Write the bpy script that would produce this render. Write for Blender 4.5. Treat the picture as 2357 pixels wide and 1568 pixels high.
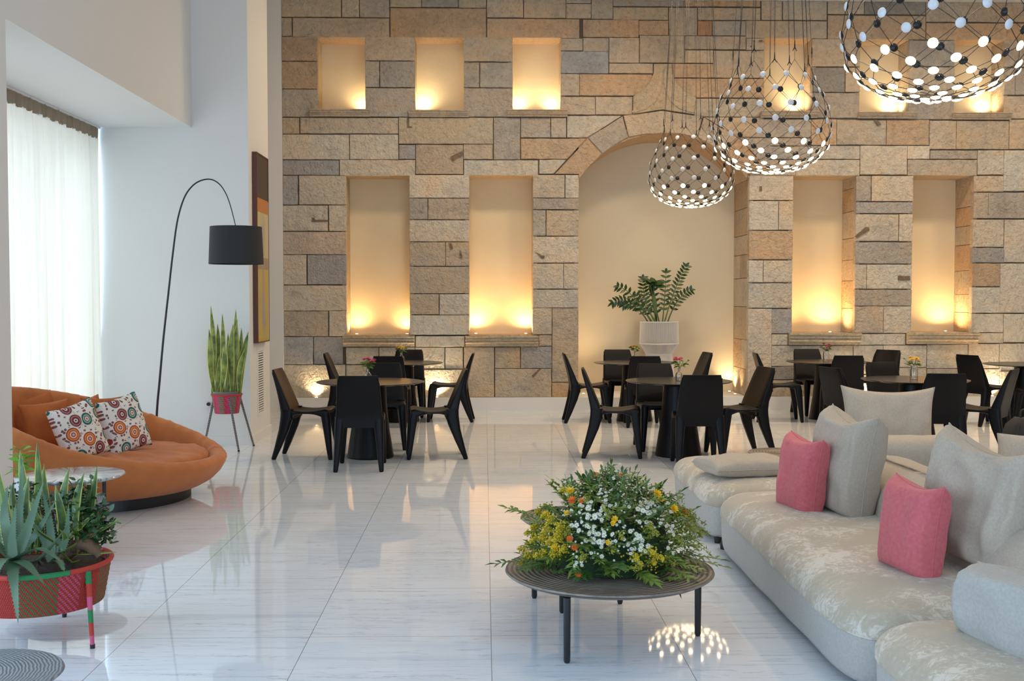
import bpy, math, random
from mathutils import Vector, Matrix, Euler, noise
R = math.radians
PI = math.pi
rnd = random.Random(7)
for _o in list(bpy.data.objects): bpy.data.objects.remove(_o)
SC = bpy.context.scene
COL = SC.collection

# ---------------------------------------------------------------- camera
F = 2560.0; CX, CY = 1178.5, 784.0
CAMZ = 1.6
yaw = math.atan((CX-1115)/F)
pitch = math.atan((CY-687)/math.hypot(F, CX-1115))
cam_d = bpy.data.cameras.new('camera'); cam = bpy.data.objects.new('camera', cam_d); COL.objects.link(cam)
cam.location = (0, 0, CAMZ); cam.rotation_euler = (PI/2-pitch, 0, -yaw)
cam_d.sensor_width = 36; cam_d.lens = 36*F/2357; cam_d.clip_end = 100
SC.camera = cam
CM = Euler((PI/2-pitch, 0, -yaw)).to_matrix()
def ray(px, py):
    return CM @ Vector(((px-CX)/F, -(py-CY)/F, -1.0))
def onY(px, py, Y):
    d = ray(px, py); t = Y/d.y; return Vector((d.x*t, Y, CAMZ+d.z*t))
def onZ(px, py, Z=0.0):
    d = ray(px, py); t = (Z-CAMZ)/d.z; return Vector((d.x*t, d.y*t, Z))
def onX(px, py, X):
    d = ray(px, py); t = X/d.x; return Vector((X, d.y*t, CAMZ+d.z*t))

# ---------------------------------------------------------------- world, colour
SC.view_settings.view_transform = 'Standard'
SC.view_settings.look = 'None'
SC.view_settings.exposure = 0.0
SC.view_settings.gamma = 1.0
SC.view_settings.use_curve_mapping = False
W = bpy.data.worlds.new('world'); SC.world = W; W.use_nodes = True
W.node_tree.nodes['Background'].inputs[0].default_value = (0.62, 0.8, 1.0, 1)
W.node_tree.nodes['Background'].inputs[1].default_value = 0.3
cy = SC.cycles
cy.max_bounces = 8; cy.diffuse_bounces = 4; cy.glossy_bounces = 4; cy.transmission_bounces = 6
cy.transparent_max_bounces = 8; cy.caustics_reflective = False; cy.caustics_refractive = False
cy.sample_clamp_indirect = 6.0; cy.use_light_tree = True
def area(name, loc, rot, sx, sy, power, col, spread=180):
    l = bpy.data.lights.new(name, 'AREA'); l.shape = 'RECTANGLE'; l.size = sx; l.size_y = sy
    l.energy = power; l.color = col; l.spread = R(spread)
    o = bpy.data.objects.new(name, l); COL.objects.link(o); o.location = loc; o.rotation_euler = rot
    return o
DAY = (0.56, 0.77, 1.0); WARM = (1.0, 0.78, 0.54)
# daylight outside the glazed openings of the bay (points +x)
area('daylight_bay', (-4.75, 9.9, 1.75), (0, -PI/2, 0), 3.2, 4.4, 430, DAY)
area('daylight_bay', (-4.75, 2.2, 1.75), (0, -PI/2, 0), 3.2, 7.0, 290, DAY)
# glazing behind the camera (points +y)
area('daylight_entrance', (2.5, -3.2, 2.4), (PI/2, 0, 0), 9.0, 4.0, 330, (0.60, 0.79, 1.0))
# ceiling downlights of the dining zone
for _x in (-0.4, 2.4, 5.6, 8.2):
    if _x < 0:
        area('downlight', (_x, 13.4, 5.80), (0, 0, 0), 0.5, 0.5, 46, WARM, 165); continue
    for _y, _p in ((7.0, 24), (10.5, 30), (13.9, 58)):
        area('downlight', (_x, min(_y, 13.4), 5.80), (0, 0, 0), 0.5, 0.5, _p, WARM, 125 if _y < 13 else 165)
# ---------------------------------------------------------------- mesh helpers
class MB:
    def __init__(s): s.v = []; s.f = []; s.m = []; s.c = None; s.cols = []; s.col = (1, 1, 1)
    def add(s, vs, fs, m=0):
        b = len(s.v); s.v += [tuple(p) for p in vs]
        for f in fs: s.f.append([i+b for i in f]); s.m.append(m); s.cols.append(s.col)
    def box(s, x0, x1, y0, y1, z0, z1, m=0):
        vs = [(x, y, z) for z in (z0, z1) for y in (y0, y1) for x in (x0, x1)]
        s.add(vs, [(0,2,3,1),(4,5,7,6),(0,1,5,4),(2,6,7,3),(0,4,6,2),(1,3,7,5)], m)
    def loft(s, rings, m=0, caps=True, closed=True):
        n = len(rings[0]); vs = [p for r in rings for p in r]; fs = []
        for i in range(len(rings)-1):
            for j in range(n if closed else n-1):
                k = (j+1) % n
                fs.append((i*n+j, i*n+k, (i+1)*n+k, (i+1)*n+j))
        if caps and closed:
            fs.append(tuple(reversed(range(n)))); fs.append(tuple(range((len(rings)-1)*n, len(rings)*n)))
        s.add(vs, fs, m)
    def lathe(s, prof, c=(0, 0, 0), n=32, m=0, caps=True, sx=1, sy=1):
        s.loft([[(c[0]+r*sx*math.cos(2*PI*j/n), c[1]+r*sy*math.sin(2*PI*j/n), c[2]+z) for j in range(n)] for r, z in prof], m, caps)
    def tube(s, pts, r, n=8, m=0, flat=1.0):
        pts = [Vector(p) for p in pts]; k = len(pts)
        rs = r if isinstance(r, (list, tuple)) else [r]*k
        rings = []; up = None
        for i in range(k):
            t = (pts[min(i+1, k-1)]-pts[max(i-1, 0)])
            t = t.normalized() if t.length > 1e-9 else Vector((0, 0, 1))
            if up is None:
                a = Vector((0, 0, 1)) if abs(t.z) < .9 else Vector((1, 0, 0))
                up = (a-t*a.dot(t)).normalized()
            else:
                up = up-t*up.dot(t); up = up.normalized() if up.length > 1e-6 else t.orthogonal().normalized()
            w = t.cross(up)
            rings.append([pts[i]+up*rs[i]*math.cos(2*PI*j/n)+w*rs[i]*flat*math.sin(2*PI*j/n) for j in range(n)])
        s.loft(rings, m)
    def prism(s, poly, y0, y1, m=0):          # poly in x,z ; extruded along y
        n = len(poly)
        vs = [(x, y0, z) for x, z in poly]+[(x, y1, z) for x, z in poly]
        fs = [tuple(range(n)), tuple(reversed(range(n, 2*n)))]+[(i, i+n, (i+1) % n+n, (i+1) % n) for i in range(n)]
        s.add(vs, fs, m)
    def build(s, name, mats, parent=None, smooth=True, bevel=0, sub=0, loc=None, fix=True, angle=40):
        me = bpy.data.meshes.new(name); me.from_pydata(s.v, [], s.f)
        if not isinstance(mats, (list, tuple)): mats = [mats]
        for mm in mats: me.materials.append(mm)
        for p, mi in zip(me.polygons, s.m): p.material_index = mi
        if s.c:
            ca = me.color_attributes.new('tint', 'FLOAT_COLOR', 'CORNER'); i = 0
            for p, c in zip(me.polygons, s.cols):
                for _ in range(p.loop_total): ca.data[i].color = (c[0], c[1], c[2], 1); i += 1
        if fix:
            import bmesh
            bm = bmesh.new(); bm.from_mesh(me); bmesh.ops.recalc_face_normals(bm, faces=bm.faces); bm.to_mesh(me); bm.free()
        if smooth:
            for p in me.polygons: p.use_smooth = True
            if angle and not sub: me.set_sharp_from_angle(angle=R(angle))
        me.update()
        o = bpy.data.objects.new(name, me); COL.objects.link(o)
        if loc is not None: o.location = loc
        if parent: o.parent = parent
        if bevel:
            b = o.modifiers.new('b', 'BEVEL'); b.width = bevel; b.segments = 3; b.limit_method = 'ANGLE'
        if sub:
            b = o.modifiers.new('s', 'SUBSURF'); b.levels = sub; b.render_levels = sub
        return o
def tag(o, label=None, cat=None, group=None, kind=None):
    if label: o['label'] = label
    if cat: o['category'] = cat
    if group: o['group'] = group
    if kind: o['kind'] = kind
    return o
def thing(name, label, cat, loc=(0, 0, 0), rz=0, group=None):
    o = bpy.data.objects.new(name, None); COL.objects.link(o); o.location = loc; o.rotation_euler = (0, 0, rz)
    o.empty_display_size = .1
    return tag(o, label, cat, group)
def struct(o): o['kind'] = 'structure'; return o
def copy_tree(o, parent=None):
    c = o.copy(); COL.objects.link(c)
    if parent: c.parent = parent
    for ch in o.children: copy_tree(ch, c)
    return c
def part(o, parent):                    # link an extra copy of a part
    c = o.copy(); COL.objects.link(c); c.parent = parent; return c

# ---------------------------------------------------------------- materials
def mat(name, col=(.8, .8, .8), rough=.5, metal=0, spec=.5, emit=None, es=1, bump=None, sheen=0, coat=0, var=None, coord='Object'):
    """bump=(scale,strength,dist)  var=(scale,color2,contrast)"""
    m = bpy.data.materials.new(name); m.use_nodes = True; nt = m.node_tree; b = nt.nodes['Principled BSDF']
    b.inputs['Base Color'].default_value = (*col, 1); b.inputs['Roughness'].default_value = rough
    b.inputs['Metallic'].default_value = metal; b.inputs['Specular IOR Level'].default_value = spec
    b.inputs['Sheen Weight'].default_value = sheen; b.inputs['Coat Weight'].default_value = coat
    if emit: b.inputs['Emission Color'].default_value = (*emit, 1); b.inputs['Emission Strength'].default_value = es
    if bump or var:
        tc = nt.nodes.new('ShaderNodeTexCoord')
    if var:
        n = nt.nodes.new('ShaderNodeTexNoise'); n.inputs['Scale'].default_value = var[0]; n.inputs['Detail'].default_value = 5
        nt.links.new(tc.outputs[coord], n.inputs['Vector'])
        r = nt.nodes.new('ShaderNodeValToRGB'); r.color_ramp.elements[0].position = .5-var[2]; r.color_ramp.elements[1].position = .5+var[2]
        r.color_ramp.elements[0].color = (*col, 1); r.color_ramp.elements[1].color = (*var[1], 1)
        nt.links.new(n.outputs['Fac'], r.inputs['Fac']); nt.links.new(r.outputs['Color'], b.inputs['Base Color'])
    if bump:
        n = nt.nodes.new('ShaderNodeTexNoise'); n.inputs['Scale'].default_value = bump[0]; n.inputs['Detail'].default_value = 6
        nt.links.new(tc.outputs[coord], n.inputs['Vector'])
        bp = nt.nodes.new('ShaderNodeBump'); bp.inputs['Strength'].default_value = bump[1]; bp.inputs['Distance'].default_value = bump[2]
        nt.links.new(n.outputs['Fac'], bp.inputs['Height']); nt.links.new(bp.outputs['Normal'], b.inputs['Normal'])
    return m
class NT:
    def __init__(s, m): s.t = m.node_tree; s.b = s.t.nodes['Principled BSDF']
    def n(s, ty, **kw):
        x = s.t.nodes.new('ShaderNode'+ty)
        for k, v in kw.items():
            if k in x.inputs.keys() if isinstance(k, str) else False: x.inputs[k].default_value = v
            else: setattr(x, k, v)
        return x
    def l(s, a, b): s.t.links.new(a, b)
    def ramp(s, src, stops, const=False):
        r = s.n('ValToRGB'); cr = r.color_ramp
        if const: cr.interpolation = 'CONSTANT'
        while len(cr.elements) < len(stops): cr.elements.new(.5)
        for e, (p, c) in zip(cr.elements, stops): e.position = p; e.color = (*c, 1)
        s.l(src, r.inputs['Fac']); return r
    def mix(s, fac, a, b, mode='MIX'):
        x = s.n('Mix', data_type='RGBA', blend_type=mode)
        for sock, v in ((x.inputs[0], fac), (x.inputs[6], a), (x.inputs[7], b)):
            if hasattr(v, 'is_linked'): s.l(v, sock)
            elif isinstance(v, (int, float)): sock.default_value = v
            else: sock.default_value = (*v, 1)
        return x.outputs[2]

PAINT = mat('white_paint', (.80, .80, .79), .6, bump=(40, .05, .002))
PAINTW = mat('ceiling_paint', (.82, .80, .76), .7)
PLASTER = mat('niche_plaster', (.82, .67, .43), .75, bump=(9, .35, .01), var=(2.2, (.86, .73, .50), .25))
PLASTER2 = mat('arch_plaster', (.74, .64, .47), .75, bump=(9, .3, .01), var=(1.5, (.77, .68, .52), .25))
MORTAR = mat('dark_joint', (.13, .10, .07), .95)

STONE = mat('sandstone', (.5, .4, .3), .82, spec=.3)
k = NT(STONE)
at = k.n('Attribute', attribute_name='tint'); tc = k.n('TexCoord')
n1 = k.n('TexNoise', Scale=2.6, Detail=6, Roughness=.6, Distortion=.4); k.l(tc.outputs['Object'], n1.inputs['Vector'])
n2 = k.n('TexNoise', Scale=22, Detail=8, Roughness=.7); k.l(tc.outputs['Object'], n2.inputs['Vector'])
n3 = k.n('TexNoise', Scale=1.1, Detail=3); k.l(tc.outputs['Object'], n3.inputs['Vector'])
c1 = k.ramp(n1.outputs['Fac'], [(.32, (.82, .83, .87)), (.5, (1, 1, 1)), (.68, (1.08, .98, .88))])
c2 = k.ramp(n2.outputs['Fac'], [(.33, (.76, .73, .7)), (.47, (1, 1, 1)), (.7, (1.1, 1.09, 1.08))])
c3 = k.ramp(n3.outputs['Fac'], [(.35, (1.0, .94, .87)), (.65, (.98, 1.0, 1.02))])
x = k.mix(1.0, at.outputs['Color'], c1.outputs['Color'], 'MULTIPLY'); x = k.mix(1.0, x, c2.outputs['Color'], 'MULTIPLY'); x = k.mix(1.0, x, c3.outputs['Color'], 'MULTIPLY')
k.l(x, k.b.inputs['Base Color'])
vo = k.n('TexVoronoi', Scale=34.0); k.l(tc.outputs['Object'], vo.inputs['Vector'])
n4 = k.n('TexNoise', Scale=13, Detail=9, Roughness=.62, Distortion=.8); k.l(tc.outputs['Object'], n4.inputs['Vector'])
ma = k.n('Math', operation='MULTIPLY_ADD'); k.l(vo.outputs['Distance'], ma.inputs[0]); ma.inputs[1].default_value = .18; k.l(n4.outputs['Fac'], ma.inputs[2])
bp = k.n('Bump', Strength=1.0, Distance=.045); k.l(ma.outputs[0], bp.inputs['Height']); k.l(bp.outputs['Normal'], k.b.inputs['Normal'])

# polished marble tiles
MARBLE = mat('marble_floor', (.75, .76, .78), .07, spec=.6)
k = NT(MARBLE); tc = k.n('TexCoord')
mp = k.n('Mapping'); mp.inputs['Scale'].default_value = (.55, 7.5, 1); mp.inputs['Rotation'].default_value = (0, 0, R(3)); k.l(tc.outputs['Object'], mp.inputs['Vector'])
br = k.n('TexBrick', offset=0.0, squash=1.0)
br.inputs['Scale'].default_value = 1.0; br.inputs['Mortar Size'].default_value = .0016; br.inputs['Brick Width'].default_value = .857; br.inputs['Row Height'].default_value = .87
br.inputs['Color1'].default_value = (0, 0, 0, 1); br.inputs['Color2'].default_value = (1, 1, 1, 1); br.inputs['Mortar'].default_value = (.5, .5, .5, 1); br.inputs['Mortar Smooth'].default_value = 0
mp2 = k.n('Mapping'); mp2.inputs['Location'].default_value = (.857*6-.03, .87*6-.0, 0); k.l(tc.outputs['Object'], mp2.inputs['Vector']); k.l(mp2.outputs[0], br.inputs['Vector'])
add = k.n('VectorMath', operation='MULTIPLY_ADD'); add.inputs[1].default_value = (9, 9, 9); k.l(br.outputs['Color'], add.inputs[0]); k.l(mp.outputs[0], add.inputs[2])
n1 = k.n('TexNoise', Scale=1.0, Detail=9, Roughness=.62, Distortion=.35); k.l(add.outputs[0], n1.inputs['Vector'])
n2 = k.n('TexNoise', Scale=3.1, Detail=6, Roughness=.6, Distortion=.3); k.l(add.outputs[0], n2.inputs['Vector'])
r1 = k.ramp(n1.outputs['Fac'], [(.28, (.70, .71, .74)), (.42, (.83, .84, .85)), (.492, (.84, .85, .86)), (.50, (.58, .59, .62)), (.508, (.85, .85, .86)), (.75, (.88, .88, .88))])
r2 = k.ramp(n2.outputs['Fac'], [(.0, (1, 1, 1)), (.355, (1, 1, 1)), (.37, (.60, .61, .63)), (.385, (1, 1, 1)), (.6, (1, 1, 1)), (.612, (.90, .89, .87)), (.625, (1, 1, 1))])
x = k.mix(1.0, r1.outputs[0], r2.outputs[0], 'MULTIPLY'); x = k.mix(1.0, x, (.94, .98, 1.03), 'MULTIPLY'); x = k.mix(br.outputs['Fac'], x, (.25, .25, .26)); k.l(x, k.b.inputs['Base Color'])
rr = k.n('Math', operation='MULTIPLY_ADD'); k.l(n2.outputs['Fac'], rr.inputs[0]); rr.inputs[1].default_value = .06; rr.inputs[2].default_value = .005; k.l(rr.outputs[0], k.b.inputs['Roughness'])

LEATHER = mat('black_leather', (.004, .0042, .0055), .36, spec=.2, bump=(160, .25, .002))
TABLETOP = mat('bronze_laminate', (.014, .013, .012), .24, spec=.4)
BLACKM = mat('black_metal', (.012, .012, .014), .35)
SHADE = mat('black_fabric_shade', (.02, .021, .024), .7, bump=(220, .3, .002))
STEEL = mat('brushed_steel', (.6, .6, .6), .3, metal=1)
WHITEP = mat('white_plastic', (.8, .8, .8), .4)
GLASS = mat('clear_glass', (1, 1, 1), .02); GLASS.node_tree.nodes['Principled BSDF'].inputs['Transmission Weight'].default_value = 1
WATER = mat('window_pane', (.9, .95, 1), .02); WATER.node_tree.nodes['Principled BSDF'].inputs['Transmission Weight'].default_value = 1; WATER.node_tree.nodes['Principled BSDF'].inputs['IOR'].default_value = 1.02
DISC_LIT = mat('lit_diffuser', (.9, .8, .6), .4, emit=(1, .74, .42), es=12)
DISC_OFF = mat('opal_diffuser', (.72, .74, .78), .3)
DISC_BLK = mat('black_disc_shell', (.01, .01, .01), .3)
LENS = mat('uplight_lens', (1, .9, .7), .3, emit=(1, .78, .45), es=14)
ORANGE = mat('orange_velvet', (.46, .14, .035), .8, sheen=.12, var=(5, (.58, .19, .05), .2), bump=(30, .12, .004))
ORANGED = mat('rust_velvet', (.36, .085, .012), .8, sheen=.1, var=(6, (.46, .12, .018), .2), bump=(40, .12, .003))
GREYF = mat('grey_linen', (.43, .365, .29), .9, sheen=.1, bump=(260, .5, .0015), var=(90, (.49, .42, .34), .15))
GREYF2 = mat('light_grey_linen', (.42, .405, .375), .9, sheen=.1, bump=(260, .5, .0015), var=(90, (.48, .465, .435), .15))
PINK = mat('pink_chenille', (.56, .105, .125), .85, sheen=.15, bump=(120, .5, .003), var=(55, (.63, .15, .165), .2))
VELVET = mat('cream_velvet', (.62, .56, .48), .75, sheen=.2)
k = NT(VELVET); tc = k.n('TexCoord')
n1 = k.n('TexNoise', Scale=3.2, Detail=4, Distortion=.6); k.l(tc.outputs['Object'], n1.inputs['Vector'])
n2 = k.n('TexNoise', Scale=16, Detail=6, Roughness=.7, Distortion=2.2); k.l(tc.outputs['Object'], n2.inputs['Vector'])
mm = k.n('Math', operation='MULTIPLY'); k.l(n1.outputs['Fac'], mm.inputs[0]); k.l(n2.outputs['Fac'], mm.inputs[1])
r1 = k.ramp(mm.outputs[0], [(.2, (.46, .395, .30)), (.27, (.52, .455, .36)), (.31, (.66, .60, .51)), (.42, (.70, .64, .55))])
k.l(r1.outputs[0], k.b.inputs['Base Color'])
bp = k.n('Bump', Strength=.25, Distance=.01); k.l(n2.outputs['Fac'], bp.inputs['Height']); k.l(bp.outputs['Normal'], k.b.inputs['Normal'])

# curtain: diffuse + translucent cloth
CURT = bpy.data.materials.new('sheer_linen_curtain'); CURT.use_nodes = True; t = CURT.node_tree; t.nodes.clear()
o_ = t.nodes.new('ShaderNodeOutputMaterial'); d_ = t.nodes.new('ShaderNodeBsdfDiffuse'); tr = t.nodes.new('ShaderNodeBsdfTranslucent'); mx = t.nodes.new('ShaderNodeMixShader')
tp = t.nodes.new('ShaderNodeBsdfTransparent'); mx2 = t.nodes.new('ShaderNodeMixShader')
d_.inputs[0].default_value = (.84, .80, .72, 1); tr.inputs[0].default_value = (.74, .63, .50, 1); mx.inputs[0].default_value = .175; mx2.inputs[0].default_value = .03
t.links.new(d_.outputs[0], mx.inputs[1]); t.links.new(tr.outputs[0], mx.inputs[2]); t.links.new(mx.outputs[0], mx2.inputs[1]); t.links.new(tp.outputs[0], mx2.inputs[2]); t.links.new(mx2.outputs[0], o_.inputs[0])
HEADER = mat('gathered_tape', (.36, .29, .21), .9)

# ringed wood of the coffee tables
def ring_wood(name, a, b, scale, off=(0, 0), dist=1.5, rough=.45):
    m = mat(name, a, rough); k = NT(m); tc = k.n('TexCoord'); mp = k.n('Mapping'); mp.inputs['Location'].default_value = (off[0], off[1], 0); mp.inputs['Scale'].default_value = (1, 1, 0)
    k.l(tc.outputs['Object'], mp.inputs['Vector'])
    w = k.n('TexWave', wave_type='RINGS', rings_direction='SPHERICAL'); w.inputs['Scale'].default_value = scale; w.inputs['Distortion'].default_value = dist; w.inputs['Detail'].default_value = 3; w.inputs['Detail Scale'].default_value = 1.2
    k.l(mp.outputs[0], w.inputs['Vector'])
    r = k.ramp(w.outputs['Fac'], [(.15, a), (.75, b)]); k.l(r.outputs[0], k.b.inputs['Base Color'])
    bp = k.n('Bump', Strength=.6, Distance=.004); k.l(w.outputs['Fac'], bp.inputs['Height']); k.l(bp.outputs['Normal'], k.b.inputs['Normal'])
    return m
RINGWOOD = ring_wood('ringed_dark_wood', (.085, .07, .058), (.27, .225, .185), 13)
RINGGREY = ring_wood('ringed_grey_wood', (.15, .17, .19), (.29, .32, .35), 27, (.12, .05), 3.5, .35)
RAY = mat('burst_marble_top', (.5, .5, .52), .15); k = NT(RAY); tc = k.n('TexCoord')
sx_ = k.n('SeparateXYZ'); k.l(tc.outputs['Object'], sx_.inputs[0]); at2 = k.n('Math', operation='ARCTAN2'); k.l(sx_.outputs[1], at2.inputs[0]); k.l(sx_.outputs[0], at2.inputs[1])
cmb = k.n('CombineXYZ'); k.l(at2.outputs[0], cmb.inputs[0]); ln = k.n('VectorMath', operation='LENGTH'); k.l(tc.outputs['Object'], ln.inputs[0]); k.l(ln.outputs['Value'], cmb.inputs[1])
nn = k.n('TexNoise', Scale=9, Detail=7, Roughness=.7); mp = k.n('Mapping'); mp.inputs['Scale'].default_value = (1.6, .5, 1); k.l(cmb.outputs[0], mp.inputs[0]); k.l(mp.outputs[0], nn.inputs['Vector'])
r = k.ramp(nn.outputs['Fac'], [(.38, (.16, .16, .18)), (.5, (.48, .47, .47)), (.62, (.8, .78, .76))]); k.l(r.outputs[0], k.b.inputs['Base Color'])

# printed cushion: concentric medallions on white
PRINT = mat('medallion_print', (.8, .78, .74), .8); k = NT(PRINT); tc = k.n('TexCoord')
mp = k.n('Mapping'); mp.inputs['Scale'].default_value = (1, .02, 1); k.l(tc.outputs['Object'], mp.inputs[0])
v1 = k.n('TexVoronoi', Scale=7.5, Randomness=.75); v1.voronoi_dimensions = '2D'; v2 = k.n('TexVoronoi', feature='DISTANCE_TO_EDGE', Scale=7.5, Randomness=.75)
sx3 = k.n('SeparateXYZ'); k.l(tc.outputs['Object'], sx3.inputs[0]); mp = k.n('CombineXYZ'); k.l(sx3.outputs[0], mp.inputs[0]); k.l(sx3.outputs[2], mp.inputs[1]); v2.voronoi_dimensions = '2D'
k.l(mp.outputs[0], v1.inputs['Vector']); k.l(mp.outputs[0], v2.inputs['Vector'])
sp = k.n('SeparateColor'); k.l(v1.outputs['Color'], sp.inputs[0])
A_ = [(0, (.55, .5, .45)), (.07, (.45, .05, .03)), (.13, (.75, .68, .6)), (.19, (.62, .14, .03)), (.27, (.72, .3, .05)), (.33, (.38, .04, .03)), (.40, (.8, .77, .72))]
B_ = [(0, (.6, .1, .08)), (.06, (.75, .7, .65)), (.13, (.01, .16, .13)), (.19, (.5, .45, .42)), (.25, (.01, .13, .11)), (.36, (.75, .72, .68)), (.40, (.8, .77, .72))]
C_ = [(0, (.05, .03, .03)), (.05, (.72, .62, .58)), (.12, (.16, .02, .03)), (.22, (.45, .17, .18)), (.29, (.10, .015, .02)), (.35, (.66, .55, .53)), (.40, (.8, .77, .72))]
ra, rb, rc = (k.ramp(v1.outputs['Distance'], s_, True) for s_ in (A_, B_, C_))
f1 = k.n('Math', operation='GREATER_THAN'); k.l(sp.outputs[0], f1.inputs[0]); f1.inputs[1].default_value = .36
f2 = k.n('Math', operation='GREATER_THAN'); k.l(sp.outputs[0], f2.inputs[0]); f2.inputs[1].default_value = .64
x = k.mix(f1.outputs[0], ra.outputs[0], rb.outputs[0]); x = k.mix(f2.outputs[0], x, rc.outputs[0])
v3 = k.n('TexVoronoi', Scale=30, Randomness=1); v3.voronoi_dimensions = '2D'; k.l(mp.outputs[0], v3.inputs['Vector'])
r3 = k.ramp(v3.outputs['Distance'], [(0, (.35, .06, .05)), (.22, (.02, .17, .15)), (.3, (.8, .77, .72))], True)
f3 = k.n('Math', operation='GREATER_THAN'); k.l(v1.outputs['Distance'], f3.inputs[0]); f3.inputs[1].default_value = .43
x = k.mix(f3.outputs[0], x, r3.outputs[0])
f4 = k.n('Math', operation='LESS_THAN'); k.l(v2.outputs['Distance'], f4.inputs[0]); f4.inputs[1].default_value = .028
x = k.mix(f4.outputs[0], x, (.80, .78, .74)); k.l(x, k.b.inputs['Base Color'])

# woven baskets: rows of stitches, coloured dashes stepping diagonally inside each sector
def woven(name, cols, rad, nsec, per=.026, row=.0095, duty=.5):
    m = mat(name, cols[0], .8); k = NT(m); tc = k.n('TexCoord')
    def M(op, a, b=None, c=None):
        x = k.n('Math', operation=op)
        for q, v in enumerate((a, b, c)):
            if v is None: continue
            if isinstance(v, (int, float)): x.inputs[q].default_value = v
            else: k.l(v, x.inputs[q])
        return x.outputs[0]
    s_ = k.n('SeparateXYZ'); k.l(tc.outputs['Object'], s_.inputs[0]); a = M('ARCTAN2', s_.outputs[1], s_.outputs[0])
    u = M('MULTIPLY', a, rad); v = M('DIVIDE', s_.outputs[2], row); rw = M('FLOOR', v)
    f = M('FRACT', M('ADD', M('DIVIDE', u, per), M('MULTIPLY', rw, .31)))
    dash = M('LESS_THAN', f, duty); vf = M('FRACT', v); gap = M('GREATER_THAN', vf, .22); on = M('MULTIPLY', dash, gap)
    sec = k.ramp(M('FRACT', M('MULTIPLY', a, nsec/(2*PI))), [(0, cols[1]), (.26, cols[2]), (.52, cols[0]), (.80, cols[1])], True)
    k.l(k.mix(on, cols[0], sec.outputs[0]), k.b.inputs['Base Color'])
    st = M('FRACT', M('ADD', M('DIVIDE', u, per*.4), M('MULTIPLY', rw, .5)))
    h = M('MULTIPLY', M('SINE', M('MULTIPLY', st, PI)), M('SINE', M('MULTIPLY', vf, PI)))
    bp = k.n('Bump', Strength=1.0, Distance=.004); k.l(h, bp.inputs['Height']); k.l(bp.outputs['Normal'], k.b.inputs['Normal'])
    return m
BASKET = woven('red_green_weave', [(.42, .03, .018), (.01, .18, .05), (.58, .09, .18)], .31, 5)
BASKET2 = woven('pink_green_weave', [(.62, .06, .16), (.02, .28, .10), (.50, .03, .04)], .14, 7, .034, .020, .7)
RED = mat('red_cord', (.50, .04, .025), .7); GREEN = mat('green_cord', (.02, .22, .07), .7); PNK = mat('pink_cord', (.6, .1, .2), .7)
WRAP = mat('striped_wrap', (.35, .25, .25), .7); k = NT(WRAP); tc = k.n('TexCoord'); w = k.n('TexWave', bands_direction='Z'); w.inputs['Scale'].default_value = 18; k.l(tc.outputs['Object'], w.inputs['Vector'])
r = k.ramp(w.outputs['Fac'], [(.4, (.05, .05, .05)), (.5, (.32, .26, .25))]); k.l(r.outputs[0], k.b.inputs['Base Color'])
SOIL = mat('soil', (.05, .03, .018), .95, bump=(60, 1, .01)); BARK = mat('bark', (.16, .09, .05), .9, bump=(30, 1, .01))
POTLINER = mat('grey_pot', (.2, .2, .2), .6)
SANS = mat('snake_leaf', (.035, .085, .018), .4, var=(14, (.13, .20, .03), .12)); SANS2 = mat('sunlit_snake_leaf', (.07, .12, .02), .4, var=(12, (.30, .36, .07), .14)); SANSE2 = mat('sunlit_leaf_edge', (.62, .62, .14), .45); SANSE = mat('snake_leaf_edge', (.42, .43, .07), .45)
ALOE = mat('aloe_leaf', (.06, .115, .06), .4, var=(6, (.12, .19, .11), .2)); JADE = mat('dark_glossy_leaf', (.018, .06, .018), .25, spec=.6, var=(9, (.04, .11, .03), .2))
ZZ = mat('deep_green_leaf', (.014, .05, .010), .3, spec=.5, var=(5, (.04, .10, .015), .2)); ZSTEM = mat('green_stem', (.10, .16, .04), .5)
LIME = mat('lime_leaf', (.2, .5, .06), .5)
LEAFA = mat('mid_green_leaf', (.10, .18, .02), .45, var=(3, (.22, .31, .05), .15)); LEAFB = mat('dark_green_leaf', (.035, .10, .02), .45, var=(3, (.07, .16, .03), .15))
GOLD = mat('goldenrod_bloom', (.55, .42, .02), .7); OLIVE = mat('olive_sprig', (.26, .27, .03), .7); YEL = mat('yellow_petal', (.85, .52, .01), .6); ORG = mat('orange_petal', (.80, .17, .02), .6)
DAISY = mat('white_petal', (.80, .80, .72), .6); DAISYC = mat('daisy_centre', (.55, .45, .05), .7); PPINK = mat('pink_petal', (.75, .10, .22), .6)
DARKWALL = mat('far_side_wall', (.34, .31, .27), .7)
STRING = mat('white_cord', (.78, .76, .73), .7)
# ---------------------------------------------------------------- room shell
YW = 15.85; ZC = onY(2200, 5, YW).z          # stone face, ceiling height
XB = -3.15; XP = -2.55                        # bay soffit edge, pier face
ZS = 3.44
m = MB(); m.box(-6, 10, -4, 17.2, -.1, 0); fl = struct(m.build('floor', MARBLE, smooth=False))
m = MB(); m.box(-4.6, 10, -4, 17.2, ZC, ZC+.15); struct(m.build('ceiling', PAINTW, smooth=False))
m = MB(); m.box(XB-.35, XB, -4, 12.15, ZS, ZC); struct(m.build('wall_bay_upper', PAINT, smooth=False))
m = MB(); m.box(-4.6, XB-.35, -4, 12.15, ZS, ZS+.12); struct(m.build('ceiling_bay', PAINT, smooth=False))
cy1 = onX(20, 500, XB).y
m = MB(); m.box(XB-.42, XB, cy1-1.3, cy1, 0, ZS); struct(m.build('wall_column', PAINT, smooth=False))
m = MB(); m.box(-4.6, XP, 12.15, 13.26, 0, ZC); struct(m.build('wall_pier', PAINT, smooth=False))
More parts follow.
